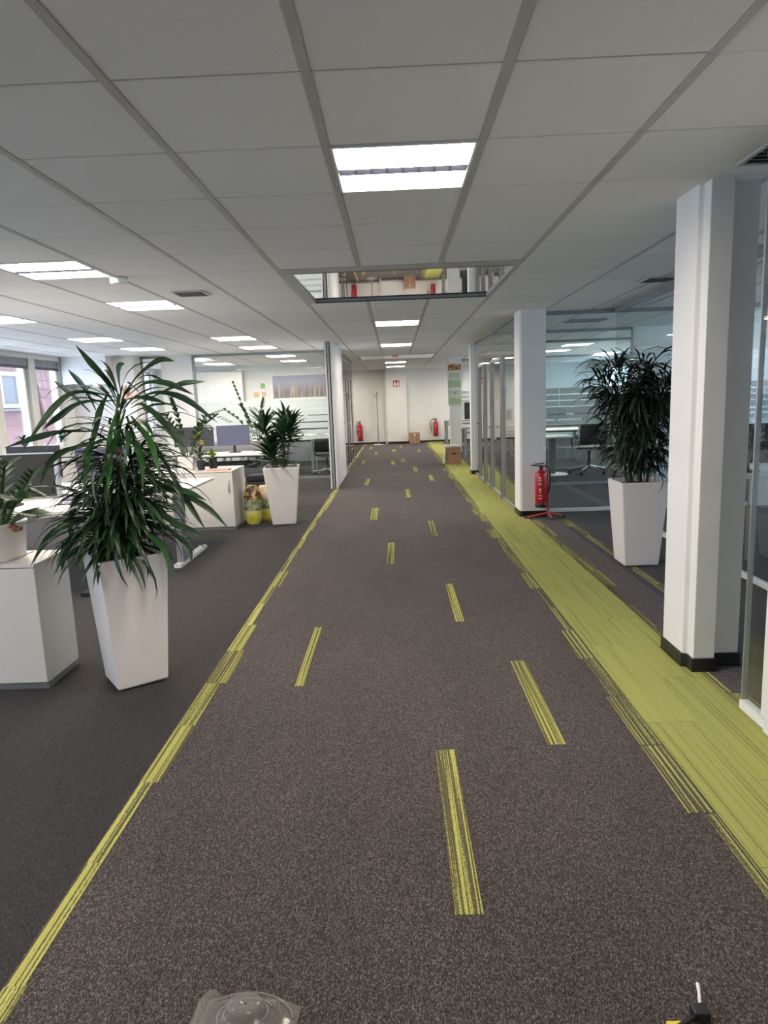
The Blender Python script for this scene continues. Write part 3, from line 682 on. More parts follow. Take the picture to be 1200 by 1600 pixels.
HERO = [[(-1.449, 3.62, 1.615), (-1.486, 3.58, 1.695), (-1.54, 3.54, 1.773), (-1.597, 3.5, 1.868)], [(-1.58, 3.62, 1.539), (-1.646, 3.66, 1.662), (-1.744, 3.7, 1.761)], [(-1.612, 3.62, 1.53), (-1.745, 3.71, 1.636), (-1.876, 3.8, 1.708)], [(-1.471, 3.62, 1.605), (-1.646, 3.563, 1.638), (-1.759, 3.507, 1.548), (-1.913, 3.45, 1.341)], [(-1.473, 3.62, 1.586), (-1.639, 3.58, 1.582), (-1.75, 3.54, 1.507), (-1.813, 3.5, 1.452)], [(-1.592, 3.62, 1.428), (-1.731, 3.547, 1.437), (-1.827, 3.473, 1.414), (-1.97, 3.4, 1.369)], [(-1.438, 3.62, 1.624), (-1.438, 3.613, 1.704), (-1.426, 3.607, 1.762), (-1.395, 3.6, 1.774)], [(-1.419, 3.62, 1.614), (-1.348, 3.647, 1.711), (-1.238, 3.673, 1.788), (-1.164, 3.7, 1.783)], [(-1.41, 3.62, 1.603), (-1.299, 3.613, 1.669), (-1.176, 3.607, 1.661), (-1.047, 3.6, 1.6)], [(-1.374, 3.62, 1.552), (-1.224, 3.68, 1.627), (-1.135, 3.74, 1.665), (-1.036, 3.8, 1.673)], [(-1.393, 3.62, 1.563), (-1.246, 3.563, 1.617), (-1.071, 3.507, 1.581), (-0.895, 3.45, 1.456)], [(-1.411, 3.62, 1.59), (-1.316, 3.585, 1.596), (-1.186, 3.55, 1.565)], [(-1.395, 3.62, 1.543), (-1.305, 3.547, 1.56), (-1.178, 3.473, 1.469), (-1.032, 3.4, 1.313)], [(-1.468, 3.62, 1.535), (-1.474, 3.513, 1.409), (-1.448, 3.407, 1.26), (-1.429, 3.3, 1.108)], [(-1.42, 3.62, 1.503), (-1.35, 3.513, 1.385), (-1.281, 3.407, 1.273), (-1.251, 3.3, 1.14)], [(-1.56, 3.62, 1.538), (-1.577, 3.53, 1.392), (-1.581, 3.44, 1.261), (-1.566, 3.35, 1.115)], [(-1.326, 3.62, 1.152), (-1.13, 3.585, 1.094), (-1.01, 3.55, 1.046)], [(-1.341, 3.62, 1.176), (-1.049, 3.585, 1.022), (-0.906, 3.55, 0.895)], [(-1.289, 3.62, 1.363), (-1.133, 3.585, 1.052), (-1.03, 3.55, 0.892)], [(-1.502, 3.62, 1.633), (-1.517, 3.51, 1.526), (-1.507, 3.4, 1.385)], [(-1.564, 3.62, 1.373), (-1.795, 3.585, 1.316), (-1.891, 3.55, 1.159)], [(-1.356, 3.62, 1.02), (-1.213, 3.585, 0.933), (-0.973, 3.55, 0.827)], [(-1.471, 3.62, 0.918), (-1.248, 3.46, 0.838), (-1.136, 3.3, 0.688)], [(-1.642, 3.62, 0.959), (-1.86, 3.585, 0.903), (-1.997, 3.55, 0.72)], [(-1.509, 3.62, 0.884), (-1.443, 3.485, 0.805), (-1.386, 3.35, 0.716)], [(-1.615, 3.62, 0.887), (-1.597, 3.51, 0.77), (-1.57, 3.4, 0.641)], [(-1.359, 3.62, 0.985), (-1.154, 3.585, 0.808), (-1.117, 3.55, 0.709)], [(-1.569, 3.62, 0.992), (-1.781, 3.585, 0.829), (-1.834, 3.55, 0.679)], [(-1.357, 3.62, 1.194), (-1.179, 3.585, 1.123), (-1.128, 3.55, 0.989)], [(-1.582, 3.62, 1.202), (-1.74, 3.585, 1.039), (-1.768, 3.55, 0.801)], [(-1.423, 3.62, 1.537), (-1.445, 3.46, 1.346), (-1.483, 3.3, 1.138)], [(-1.396, 3.62, 1.502), (-1.258, 3.485, 1.37), (-1.177, 3.35, 1.201)]]
planter(-1.54, 3.70, radians(37), .185, .14, .75, 'tall tapered white planter at front left under the large dracaena')
dr = thing('dracaena_plant', 'large dracaena with long arching leaves in the front left planter', 'plant', (-1.54, 3.70, .72))
MB().tube([(-1.54, 3.70, .69), (-1.53, 3.68, 1.0), (-1.50, 3.65, 1.25), (-1.49, 3.645, 1.34)], [.02, .019, .017, .015]).build('trunk', 'trunk', dr)
MB().tube([(-1.49, 3.645, 1.34), (-1.47, 3.62, 1.5), (-1.45, 3.62, 1.62)], [.015, .014, .009]).build('green_shoot', 'leaf2', dr)
MB().tube([(-1.46, 3.72, .69), (-1.45, 3.71, .95), (-1.41, 3.68, 1.12), (-1.44, 3.66, 1.2)], [.018, .017, .014, .01]).build('trunk', 'trunk', dr)
MB().tube([(-1.60, 3.66, .69), (-1.61, 3.65, .85), (-1.60, 3.64, .98)], [.017, .015, .01]).build('trunk', 'trunk', dr)
for k, h_ in enumerate(HERO):
    leaf_from_path(h_, .036 if k < 22 else .033, base=.16 if k < 13 else .3, peak=.62 if k < 13 else .5).build('leaf', 'leaf2' if k in (3, 13, 14, 15, 30, 31) else 'leaf', dr)
rl = random.Random(11)
LV = variants([dict(L=l, W=w_, bend=b, twist=tw, base=.2, peak=pk) for l, w_, b, tw, pk in ((.5, .032, 1.9, .3, .5), (.44, .03, 2.3, -.4, .45), (.38, .028, 1.5, .2, .5), (.34, .03, 1.8, .5, .45), (.42, .026, 1.2, -.3, .55), (.3, .026, 1.4, 0, .5))], 'leaf')
def whorl(root, lv, n, p0, p1, e0, e1, rnd, smin=.85, smax=1.1, rad=.012, stuff=None):
    for k in range(n):
        t = k/max(1, n-1); p = Vector(p0).lerp(Vector(p1), t); az = k*2.399+rnd.uniform(-.3, .3)
        el = e0+(e1-e0)*t+rnd.uniform(-.2, .2); q = p+Vector((cos(az), sin(az), 0))*rad
        a = (rnd.choice(lv), q, az, el, rnd.uniform(smin, smax), rnd.uniform(-.4, .4))
        if stuff is None: put_leaf(a[0], root, a[1], a[2], a[3], a[4], a[5])
        else: stuff.append(a)
whorl(dr, LV, 28, (-1.5, 3.64, 1.3), (-1.45, 3.62, 1.6), -.1, .9, rl, .8, 1.05)
whorl(dr, LV, 62, (-1.46, 3.69, 1.05), (-1.43, 3.66, 1.24), .1, 1.0, rl, .75, 1.0)
whorl(dr, LV, 56, (-1.52, 3.68, .98), (-1.5, 3.66, 1.2), .0, .8, rl, .7, .95)
whorl(dr, LV[2:], 84, (-1.61, 3.65, .84), (-1.58, 3.64, 1.0), -.1, .9, rl, .75, 1.15)
whorl(dr, LV[2:], 26, (-1.45, 3.7, .84), (-1.45, 3.7, .95), -.1, .5, rl, .75, 1.1)
ms = []
whorl(dr, LV, 10, (-1.47, 3.63, 1.45), (-1.45, 3.62, 1.63), .3, 1.35, rl, .55, .8, stuff=ms)
whorl(dr, LV, 90, (-1.47, 3.66, 1.15), (-1.45, 3.64, 1.42), -.3, .7, rl, .7, .95, stuff=ms)
whorl(dr, LV, 130, (-1.50, 3.68, .95), (-1.48, 3.66, 1.18), -.2, .7, rl, .7, 1.0, stuff=ms)
whorl(dr, LV, 150, (-1.58, 3.66, .80), (-1.52, 3.66, 1.0), -.1, .8, rl, .7, 1.1, stuff=ms)
leaf_mass('leaf_mass', dr, ms, 'leaf')

planter(2.13, 6.02, 0, .205, .15, .755, 'tall tapered white planter right of the aisle beside the near pillar')
rp = thing('ficus_plant', 'dark bushy plant with narrow hanging leaves in the right planter', 'plant', (2.13, 6.02, .72))
canes = []
for k in range(7):
    a = k*.9; bx_, by_ = 2.13+.08*cos(a), 6.02+.08*sin(a); tx, ty = 2.10+.26*cos(a+.2), 6.0+.2*sin(a+.2); tz = 1.62+.17*sin(k*2.1)
    canes.append([(bx_, by_, .69), ((bx_*2+tx)/3, (by_*2+ty)/3, 1.1), ((bx_+tx)/2+.02, (by_+ty)/2, 1.4), (tx, ty, tz)])
    MB().tube(canes[-1], [.010, .009, .007, .004], 6).build('cane', 'cane', rp)
rr_ = random.Random(5)
RV = variants([dict(L=l, W=w_, bend=b, base=.25, peak=.4, seg=5) for l, w_, b in ((.24, .026, 1.9), (.2, .024, 1.5), (.28, .026, 2.2), (.17, .024, 1.2), (.34, .022, 2.4))], 'leafdk')
st_items = []
for k in range(1500):
    c = rr_.choice(canes); t = rr_.random()**.7; i = min(2, int(t*3)); p = Vector(c[i]).lerp(Vector(c[i+1]), t*3-i)
    if p.z < .86: p.z += .14
    az = rr_.uniform(0, 2*pi); out = rr_.uniform(.02, .15)*(1 if p.z > 1 else .5)
    q = p + Vector((cos(az)*out, sin(az)*out, rr_.uniform(-.02, .08)))
    it = (rr_.choice(RV), q, az, rr_.uniform(-.7, .9) if p.z < 1.5 else rr_.uniform(-.1, 1.2), rr_.uniform(.8, 1.15), rr_.uniform(-.5, .5))
    if k < 290: put_leaf(it[0], rp, *it[1:])
    else: st_items.append(it)
leaf_mass('leaf_mass', rp, st_items, 'leafdk')

planter(-1.47, 8.66, radians(7), .225, .15, .745, 'tapered white planter between the yellow soil sacks and the aisle')
mp = thing('dracaena_plant', 'compact dark green dracaena in the planter beside the soil sacks', 'plant', (-1.47, 8.66, .72))
mr_ = random.Random(9); MV = variants([dict(L=l, W=w_, bend=b, base=.35, peak=.4, seg=5) for l, w_, b in ((.3, .05, .7), (.26, .048, 1.0), (.22, .05, .6), (.32, .046, 1.2))], 'leaf')
for k in range(6):
    a = k*1.05; b0 = Vector((-1.49+.08*cos(a), 8.66+.07*sin(a), .7)); b1 = b0+Vector((.09*cos(a), .07*sin(a), (.56, .62, .28, .58, .30, .5)[k]))
    MB().tube([b0, (b0+b1)/2, b1], [.013, .012, .009], 6).build('cane', 'trunk', mp)
    whorl(mp, MV, 48, b1-Vector((0, 0, .2)), b1, .0, 1.35, mr_, *((.9, 1.25) if k in (2, 4) else (.7, 1.05)))

def zz_plant(label, name, c, stems, lf, leafsize, cat='plant', mat='leaf2', group=None, single=True, nl=9):
    """upright stems with rows of paired oval leaflets"""
    r = thing(name, label, cat, c, group); items = []
    lv = variants([dict(L=leafsize, W=leafsize*.42, bend=.5, base=.3, peak=.42, seg=4)], mat)
    for s in stems:
        MB().tube(s, [lf*(1-.75*i/(len(s)-1)) for i in range(len(s))], 6).build('stem', 'stem', r)
        P = [Vector(q) for q in s]; L = len(P)-1
        for k in range(nl):
            t = (.28+.72*k/(nl-1))*L; i = min(L-1, int(t)); p = P[i].lerp(P[i+1], t-i); d = (P[i+1]-P[i]).normalized(); az = math.atan2(d.y, d.x)
            for sd in (-1, 1):
                a = (lv[0], p, az+sd*1.15, .35+.5*d.z, 1-.35*k/nl, sd*.3)
                if single: put_leaf(a[0], r, *a[1:])
                else: items.append(a)
    if items: leaf_mass('leaflets', r, items, mat)
    return r
def arch(b, tip, lift=.1):
    b = Vector(b); tip = Vector(tip); m1 = b.lerp(tip, .35)+Vector((0, 0, lift)); m2 = b.lerp(tip, .72)+Vector((0, 0, lift*.9)); return [b, m1, m2, tip]
# ---------------------------------------------------------------- cabinets
def cabinet(name, label, x0, x1, y0, y1, h, doors=2, handle=None, top=.02):
    r = thing(name, label, 'cabinet', ((x0+x1)/2, (y0+y1)/2, 0), 'white office cabinets')
    MB().box(x0, x1, y0+.02, y1, .035, h-top).build('body', 'white', r, bevel=.003)
    MB().box(x0-.002, x1+.002, y0, y1, h-top+.001, h).build('top_panel', 'white', r, bevel=.003)
    MB().box(x0+.0, x1-.0, y0+.012, y1-.01, 0, .033).build('plinth', 'alu', r)
    wd = (x1-x0)/doors
    for k in range(doors):
        d = MB().box(x0+k*wd+.002, x0+(k+1)*wd-.002, y0, y0+.019, .04, h-top-.004).build('door', 'white', r, bevel=.002)
        if handle:
            hx = x0+(k+1)*wd-.05
            MB().tube([(hx, y0, h-.12), (hx, y0-.028, h-.12), (hx, y0-.028, h-.26), (hx, y0, h-.26)], .006, 6).build('handle', 'alu', d)
    return r
cabinet('storage_cabinet', 'white cabinet at the left edge carrying the round white pot', -3.1, -2.0, 3.59, 3.97, .722, 2)
cabinet('storage_cabinet', 'white cabinet with bar handle beside the soil sacks', -3.24, -2.03, 8.33, 9.02, .74, 2, True)
# pot on near cabinet
pot = thing('plant_pot', 'round white pot with a copper ribbon on the near cabinet', 'pot', (-2.33, 3.80, .723))
MB().lathe([(.155, 0), (.16, .01), (.178, .19), (.186, .205), (.178, .207), (.172, .19), (.168, .17)], (-2.33, 3.80, .723), 32, cap=False).add([(-2.48, 3.65, .726), (-2.18, 3.65, .726), (-2.18, 3.95, .726), (-2.48, 3.95, .726)], [(0, 1, 2, 3)]).build('bowl', 'planter', pot)
MB().lathe([(.001, .17), (.168, .17)], (-2.33, 3.80, .723), 24, cap=False).build('soil', 'soil', pot)
rb = MB(); rg = random.Random(2)
for k in range(7):
    a = rg.uniform(0, 6.28); c0 = Vector((-2.155, 3.70, .905)); q = [c0 + Vector((.055*cos(a+u*2.1)*u, .02*sin(a*2+u)*u, .03*sin(a+u*2.5)*u-.01*u)) for u in (0, .4, .8, 1.0)]
    rb.tube(q, .0075, 5)
rb.build('ribbon', 'ribbon', pot)
zc = (-2.33, 3.80, .89)
zz_plant('zamioculcas with thick stems in the round white pot at the left edge', 'zamioculcas_plant', zc,
         [arch((-2.28, 3.8, .88), (-2.13, 3.7, 1.27), .1), arch((-2.26, 3.78, .88), (-2.02, 3.72, 1.20), .02), arch((-2.24, 3.76, .88), (-1.95, 3.6, .98), .04), arch((-2.35, 3.78, .88), (-2.42, 3.6, 1.33), .05),
          arch((-2.30, 3.76, .88), (-2.28, 3.7, 1.18), .02), arch((-2.4, 3.85, .88), (-2.55, 3.9, 1.4), .1), arch((-2.25, 3.74, .88), (-2.02, 3.55, 1.08), .08), arch((-2.3, 3.84, .88), (-2.1, 3.95, 1.05), .1)], .019, .115, nl=8)
# things on second cabinet
pt = thing('plant_pot', 'square tapered white pot on the cabinet beside the sacks', 'pot', (-2.66, 8.62, .741))
vs = []
for w_, z in ((.08, .741), (.115, .93), (.105, .93), (.10, .90)): vs += [(-2.66+a*w_, 8.62+b*w_, z) for a, b in ((-1, -1), (1, -1), (1, 1), (-1, 1))]
MB().add(vs, [(3, 2, 1, 0)]+[(4*l+i, 4*l+(i+1) % 4, 4*l+4+(i+1) % 4, 4*l+4+i) for l in range(3) for i in range(4)]+[(12, 13, 14, 15)]).build('shell', 'planter', pt, bevel=.006)
zz_plant('zamioculcas with arching stems in the square white pot', 'zamioculcas_plant', (-2.66, 8.62, .92),
         [arch((-2.66, 8.6, .9), (-3.05, 8.4, 1.50), .12), arch((-2.64, 8.6, .9), (-2.75, 8.5, 1.62), .08), arch((-2.62, 8.6, .9), (-2.25, 8.4, 1.42), .14), arch((-2.63, 8.58, .9), (-2.05, 8.4, 1.33), .22), arch((-2.68, 8.6, .9), (-2.95, 8.5, 1.3), .08), arch((-2.6, 8.6, .9), (-2.42, 8.4, 1.2), .05), arch((-2.66, 8.6, .9), (-2.85, 8.3, 1.45), .15), arch((-2.62, 8.6, .9), (-2.3, 8.5, 1.25), .2)], .010, .12, mat='leaf', nl=9)
yf = thing('flower_plant', 'small plant with yellow blossoms beside the square white pot', 'plant', (-2.47, 8.55, .741))
MB().lathe([(.045, .001), (.055, .12), (.05, .12), (.048, .1), (.001, .1)], (-2.47, 8.55, .741), 14, cap=False).build('pot', 'dark', yf)
MB().tube([(-2.47, 8.55, .84), (-2.47, 8.54, 1.05), (-2.46, 8.53, 1.22)], .004, 5).build('stem', 'stem', yf)
for k in range(7):
    a = k*.9; z = 1.08+.022*k; MB().obox((-2.465+.03*cos(a), 8.53+.03*sin(a), z), (.05, .035, .012), a, .5).build('blossom', 'yellow', yf)
lv = variants([dict(L=.16, W=.04, bend=.7, base=.4, peak=.4, seg=4)], 'leaf2')
for k in range(14): put_leaf(lv[0], yf, (-2.47, 8.55, .85+.012*k), k*2.4, .7, 1)
lp = thing('small_potted_plant', 'small lime green plant in a dark pot on the second cabinet', 'plant', (-2.37, 8.75, .741))
MB().lathe([(.05, .001), (.055, .13), (.05, .13), (.045, .11), (.001, .11)], (-2.37, 8.75, .741), 14, cap=False).build('pot', 'dark', lp)
lv = variants([dict(L=.1, W=.045, bend=.6, base=.4, peak=.4, seg=4)], 'lime_leaf')
for k in range(16): put_leaf(lv[0], lp, (-2.37, 8.75, .86+.004*k), k*2.4, .5+.05*k, 1)
tag(MB().box(-2.36, -2.08, 8.36, 8.52, .741, .757).build('paper_folder', 'pink', loc=None), 'salmon pink folder lying on the second cabinet', 'folder')
# ---------------------------------------------------------------- soil sacks and dark bin
def sack(name, label, c, w_, h, mats, lean, rz, seed):
    r = thing(name, label, 'sack', (c[0], c[1], 0), 'sacks of potting soil'); rg = random.Random(seed)
    n, m = 18, 14; vs = []
    for i in range(m+1):
        t = i/m; z = h*t; ww = w_*(1-.35*abs(2*t-1)**2.5)*(1.0-.12*t)*(1+.05*sin(9*t+seed)); dd = .095*(max(0.0, sin(pi*min(1, t*.92+.06))))**.55+.01
        for k in range(n):
            a = 2*pi*k/n; x = ww/2*math.copysign(abs(cos(a))**.6, cos(a)); yy = dd*sin(a)+rg.uniform(-.005, .005)
            yy += lean*z; vs.append((c[0]+cos(rz)*x-sin(rz)*yy, c[1]+sin(rz)*x+cos(rz)*yy, z+.004+rg.uniform(-.004, .004) if 0 < i < m else z+.004))
    def fs(i0, i1): return [(i*n+k, i*n+(k+1) % n, (i+1)*n+(k+1) % n, (i+1)*n+k) for i in range(i0, i1) for k in range(n)]
    mb = MB(); mb.add(vs, fs(0, 5), 0, True); mb.build('printed_base', mats[0], r)
    mb = MB(); mb.add(vs, fs(5, 9), 0, True); mb.build('printed_middle', mats[1], r)
    mb = MB(); mb.add(vs, fs(9, m)+[tuple(range(m*n, m*n+n))], 0, True); mb.build('folded_top', mats[2], r)
    return r
sack('soil_sack', 'dark printed soil sack with yellow base against the cabinet', (-1.885, 8.70), .25, .50, ('bagyellow', 'baggreen', 'bagbrown'), .05, -.25, 1)
sack('soil_sack', 'pale printed soil sack leaning on the middle planter', (-1.755, 8.92), .27, .47, ('bagyellow', 'baggreen', 'bagbeige'), .05, .1, 2)
tag(MB().box(-2.25, -1.65, 9.75, 10.15, .0, .42).box(-2.2, -1.7, 9.8, 10.1, .42, .52).build('storage_bag', 'dark', bevel=.03), 'dark bag on the floor behind the soil sacks', 'bag')

# ---------------------------------------------------------------- desks, monitors, chairs
def desk(label, x0, x1, y0, y1, z=.74, legs='frame', modesty=False, mleg='steel', group='white office desks', name='office_desk'):
    r = thing(name, label, 'desk', ((x0+x1)/2, (y0+y1)/2, 0), group)
    MB().box(x0, x1, y0, y1, z-.025, z).build('desk_top', 'white', r, bevel=.003)
    ym = (y0+y1)/2
    for x in ((x0+.09, x1-.09) if legs != 'corner' else (x0+.05, x1-.05)):
        if legs == 'column':
            MB().box(x-.03, x+.03, ym-.04, ym+.04, .035, z-.026).build('leg', mleg, r); MB().box(x-.035, x+.035, y0+.06, y1-.06, 0, .034).build('foot', mleg, r)
        elif legs == 'tfoot':
            MB().box(x-.03, x+.03, y0+.12, y0+.3, .035, z-.026).build('leg', 'steel', r); MB().box(x-.035, x+.035, y0+.02, y1-.3, 0, .034).build('foot', 'whitegloss', r)
        else:
            mb = MB(); mb.box(x-.025, x+.025, y0+.03, y0+.08, 0, z-.026).box(x-.025, x+.025, y1-.08, y1-.03, 0, z-.026).box(x-.025, x+.025, y0+.08, y1-.08, z-.075, z-.026); mb.build('leg_frame', mleg, r)
    MB().box(x0+.12, x1-.12, ym-.02, ym+.02, z-.075, z-.028).build('beam', 'black', r)
    if modesty: MB().box(x0+.05, x1-.05, y0+.0, y0+.018, z-.25, z-.027).build('modesty_panel', 'whitegloss', r)
    return r
def monitor(label, x, y, z, w_=.55, h=.33, back=True, rz=0, lift=.13, mat=None, group='desk monitors'):
    r = thing('monitor', label, 'monitor', (x, y, z), group); zc_ = z+lift+h/2
    MB().obox((x, y, zc_), (w_, .022, h), rz).build('display', mat or 'screen', r, bevel=.004)
    MB().obox((x, y+.035, zc_), (w_*.4, .05, h*.4), rz).build('rear_housing', 'black', r, bevel=.006)
    MB().box(x-.02, x+.02, y+.03, y+.05, z+.012, zc_).build('stand', 'black', r); MB().lathe([(.11, .001), (.105, .011)], (x, y+.04, z), 18).build('foot', 'black', r)
    return r
def eames_chair(label, x, y, rz, sc=1.0, back='black', group='aluminium mesh office chairs'):
    r = thing('office_chair', label, 'chair', (0, 0, 0), group)
    mb = MB(); vs = []; pf = [(.24, .46), (.1, .455), (-.08, .45), (-.18, .47), (-.22, .52), (-.235, .62), (-.245, .74), (-.27, .88)]
    for x_, zz in pf[:4]:
        vs += [(s, x_, zz) for s in (-.23, .23)]
    mb.add(vs+[(a, b, c-.018) for a, b, c in vs], [(2*i, 2*i+1, 2*i+3, 2*i+2) for i in range(3)]+[(8+2*i+2, 8+2*i+3, 8+2*i+1, 8+2*i) for i in range(3)]+[(0, 2, 10, 8), (1, 9, 11, 3), (2, 4, 12, 10), (3, 11, 13, 5), (4, 6, 14, 12), (5, 13, 15, 7), (0, 8, 9, 1), (6, 7, 15, 14)], 0, True)
    mb.build('seat', back, r)
    vs = []
    for x_, zz in pf[4:]: vs += [(s, x_, zz) for s in (-.22, .22)]
    mb = MB(); mb.add(vs+[(a, b-.015, c) for a, b, c in vs], [(2*i, 2*i+1, 2*i+3, 2*i+2) for i in range(3)]+[(8+2*i+2, 8+2*i+3, 8+2*i+1, 8+2*i) for i in range(3)]+[(0, 2, 10, 8), (1, 9, 11, 3), (2, 4, 12, 10), (3, 11, 13, 5), (4, 6, 14, 12), (5, 13, 15, 7), (0, 8, 9, 1), (6, 7, 15, 14)], 0, True); mb.build('backrest', back, r)
    for s in (-1, 1): MB().tube([(s*.24, a, b) for a, b in pf], .012, 6).build('side_rail', 'chrome', r)
    for s in (-1, 1): MB().tube([(s*.245, -.2, .62), (s*.28, -.15, .66), (s*.28, .1, .66), (s*.245, .15, .47)], .013, 6).build('armrest', 'black', r)
    MB().tube([(-.24, -.05, .44), (-.1, -.02, .40), (.1, -.02, .40), (.24, -.05, .44)], .013, 6).build('yoke', 'chrome', r)
    MB().lathe([(.028, .10), (.028, .25), (.02, .25), (.02, .41)], (0, 0, 0), 12).build('gas_column', 'black', r)
    for k in range(5):
        a = k*2*pi/5+.3; MB().tube([(0, 0, .14), (.16*cos(a), .16*sin(a), .105), (.31*cos(a), .31*sin(a), .075)], [.022, .018, .012], 6).build('base_arm', 'chrome', r)
        MB().lathe([(.012, .0), (.026, .01), (.026, .045), (.012, .055)], (.31*cos(a), .31*sin(a), .001), 10).build('caster', 'black', r)
    r.location = (x, y, 0); r.rotation_euler = (0, 0, rz); r.scale = (sc, sc, sc*.97); return r

# left side desks
desk('white desk behind the near cabinet on a black column leg', -4.9, -2.55, 5.4, 6.28, .74, 'column', mleg='black')
desk('white desk with a white T foot behind the large dracaena', -4.6, -2.06, 6.36, 7.6, .74, 'tfoot')
sc = thing('privacy_screen', 'dark grey privacy screen on the desk behind the near cabinet', 'screen', (-4, 6.3, .74))
MB().box(-4.9, -3.2, 6.30, 6.33, .75, 1.155).build('panel', 'dark', sc, bevel=.004); MB().box(-3.2, -3.165, 6.295, 6.335, .70, 1.16).build('end_post', 'alu', sc)
MB().box(-4.9, -3.2, 6.297, 6.333, 1.155, 1.165).build('top_rail', 'alu', sc)
monitor('bluish monitor right of the dark privacy screen', -2.95, 6.75, .741, .5, .3, mat='screenblue')
monitor('dark monitor behind the large dracaena leaves', -3.7, 6.9, .741, .55, .33)
kb = thing('keyboard', 'dark keyboard on the desk behind the near cabinet', 'keyboard', (-3.5, 5.8, .741)); MB().box(-3.72, -3.28, 5.7, 5.86, .741, .76).build('case', 'black', kb, bevel=.004)
for i in range(4): MB().box(-3.7, -3.3, 5.71+i*.036, 5.74+i*.036, .761, .766).build('key_row', 'dark', kb)
tag(MB().box(-3.0, -2.7, 6.0, 6.2, .741, .765).build('notebook', 'screenblue', bevel=.003), 'blue notebook on the desk right of the keyboard', 'notebook')
desk('long white desk in the middle with two large monitors', -3.7, -2.0, 11.0, 11.85, .74, 'frame')
desk('white desk behind the two large monitors', -3.9, -2.2, 12.05, 12.9, .74, 'frame')
monitor('dark grey backed large monitor, left of the pair on the middle desk', -3.42, 11.55, .741, .68, .33, lift=.12)
monitor('blue grey large monitor, right of the pair on the middle desk', -2.735, 11.5, .741, .56, .34, lift=.12, mat='screenblue')
sc = thing('privacy_screen', 'low grey divider between the two middle desks', 'screen', (-3, 11.95, .72))
MB().box(-3.8, -2.05, 11.93, 11.97, .68, .90).build('panel', 'grey', sc, bevel=.004)
for x in (-3.6, -2.3): MB().box(x-.01, x+.01, 11.9, 12.0, .62, .7).build('clamp', 'steel', sc)
hp = thing('headphones', 'black headphones hanging on the low grey divider', 'headphones', (-2.2, 11.9, .74))
MB().tube([(-2.27, 11.9, .79), (-2.27, 11.9, .88), (-2.2, 11.9, .94), (-2.13, 11.9, .88), (-2.13, 11.9, .79)], .007, 6).build('headband', 'black', hp)
for x in (-2.27, -2.13): MB().lathe([(.03, 0), (.035, .02), (.03, .06)], (x, 11.9, .742), 10).build('ear_cup', 'black', hp)
kb = thing('keyboard', 'dark keyboard in front of the middle monitors', 'keyboard', (-3.2, 11.2, .741)); MB().box(-3.42, -2.98, 11.12, 11.28, .741, .76).build('case', 'black', kb, bevel=.004)
for i in range(4): MB().box(-3.4, -3.0, 11.13+i*.036, 11.16+i*.036, .761, .766).build('key_row', 'dark', kb)
cb = MB(); rg = random.Random(4)
for k in range(5):
    x = -3.4+k*.3; cb.tube([(x, 11.1, .70), (x+.05, 11.0+.02*k, .58), (x+.15, 11.08, .50+.02*k), (x+.28, 11.02, .6), (x+.3, 11.12, .70)], .006, 5)
tag(cb.build('cable_bundle', 'black'), 'black cables hanging under the middle desk', 'cables')
tag(MB().box(-3.5, -2.3, 11.2, 11.5, .50, .53).box(-3.5, -2.3, 11.2, 11.22, .53, .6).box(-3.5, -2.3, 11.48, 11.5, .53, .6).box(-3.5, -3.48, 11.22, 11.48, .53, .70).box(-2.32, -2.3, 11.22, 11.48, .53, .70).build('cable_tray', 'black'), 'black cable tray under the middle desk top', 'tray')
zz_plant('tall grey green zamioculcas behind the blue monitor', 'zamioculcas_plant', (-2.55, 12.4, .745),
         [arch((-2.55, 12.4, .80), (-2.85, 12.3, 1.9), .05), arch((-2.5, 12.4, .80), (-2.35, 12.35, 1.6), .1), arch((-2.55, 12.4, .80), (-3.25, 12.3, 1.40), .24), arch((-2.5, 12.4, .80), (-2.05, 12.3, 1.35), .16), arch((-2.52, 12.4, .8), (-2.75, 12.3, 1.5), .12), arch((-2.5, 12.4, .8), (-2.2, 12.3, 1.25), .12), arch((-2.5, 12.4, .8), (-2.5, 12.1, 1.45), .1)], .008, .14, mat='leaf', single=False, nl=9)
pq = thing('plant_pot', 'white pot behind the blue monitor', 'pot', (-2.52, 12.4, .741)); MB().lathe([(.08, .001), (.11, .16), (.1, .16), (.09, .12), (.001, .12)], (-2.52, 12.4, .741), 18, cap=False).build('bowl', 'planter', pq)
# plants on the window sill
for k, (yy, s, lb) in enumerate(((11.3, .9, 'pale leafy plant on the window sill, nearer of two'), (12.6, .8, 'pale leafy plant on the window sill, farther of two'))):
    r = thing('sill_plant', lb, 'plant', (-6.23, yy, .871), 'window sill plants'); MB().lathe([(.05, .001), (.07, .1), (.062, .1), (.001, .09)], (-6.23, yy, .871), 14, cap=False).build('pot', 'planter', r)
    lv = variants([dict(L=.2, W=.07, bend=.9, base=.3, peak=.45, seg=4)], 'leaf2')
    for q in range(20): put_leaf(lv[0], r, (-6.2, yy, .96+.008*q), q*2.4, .6, s)
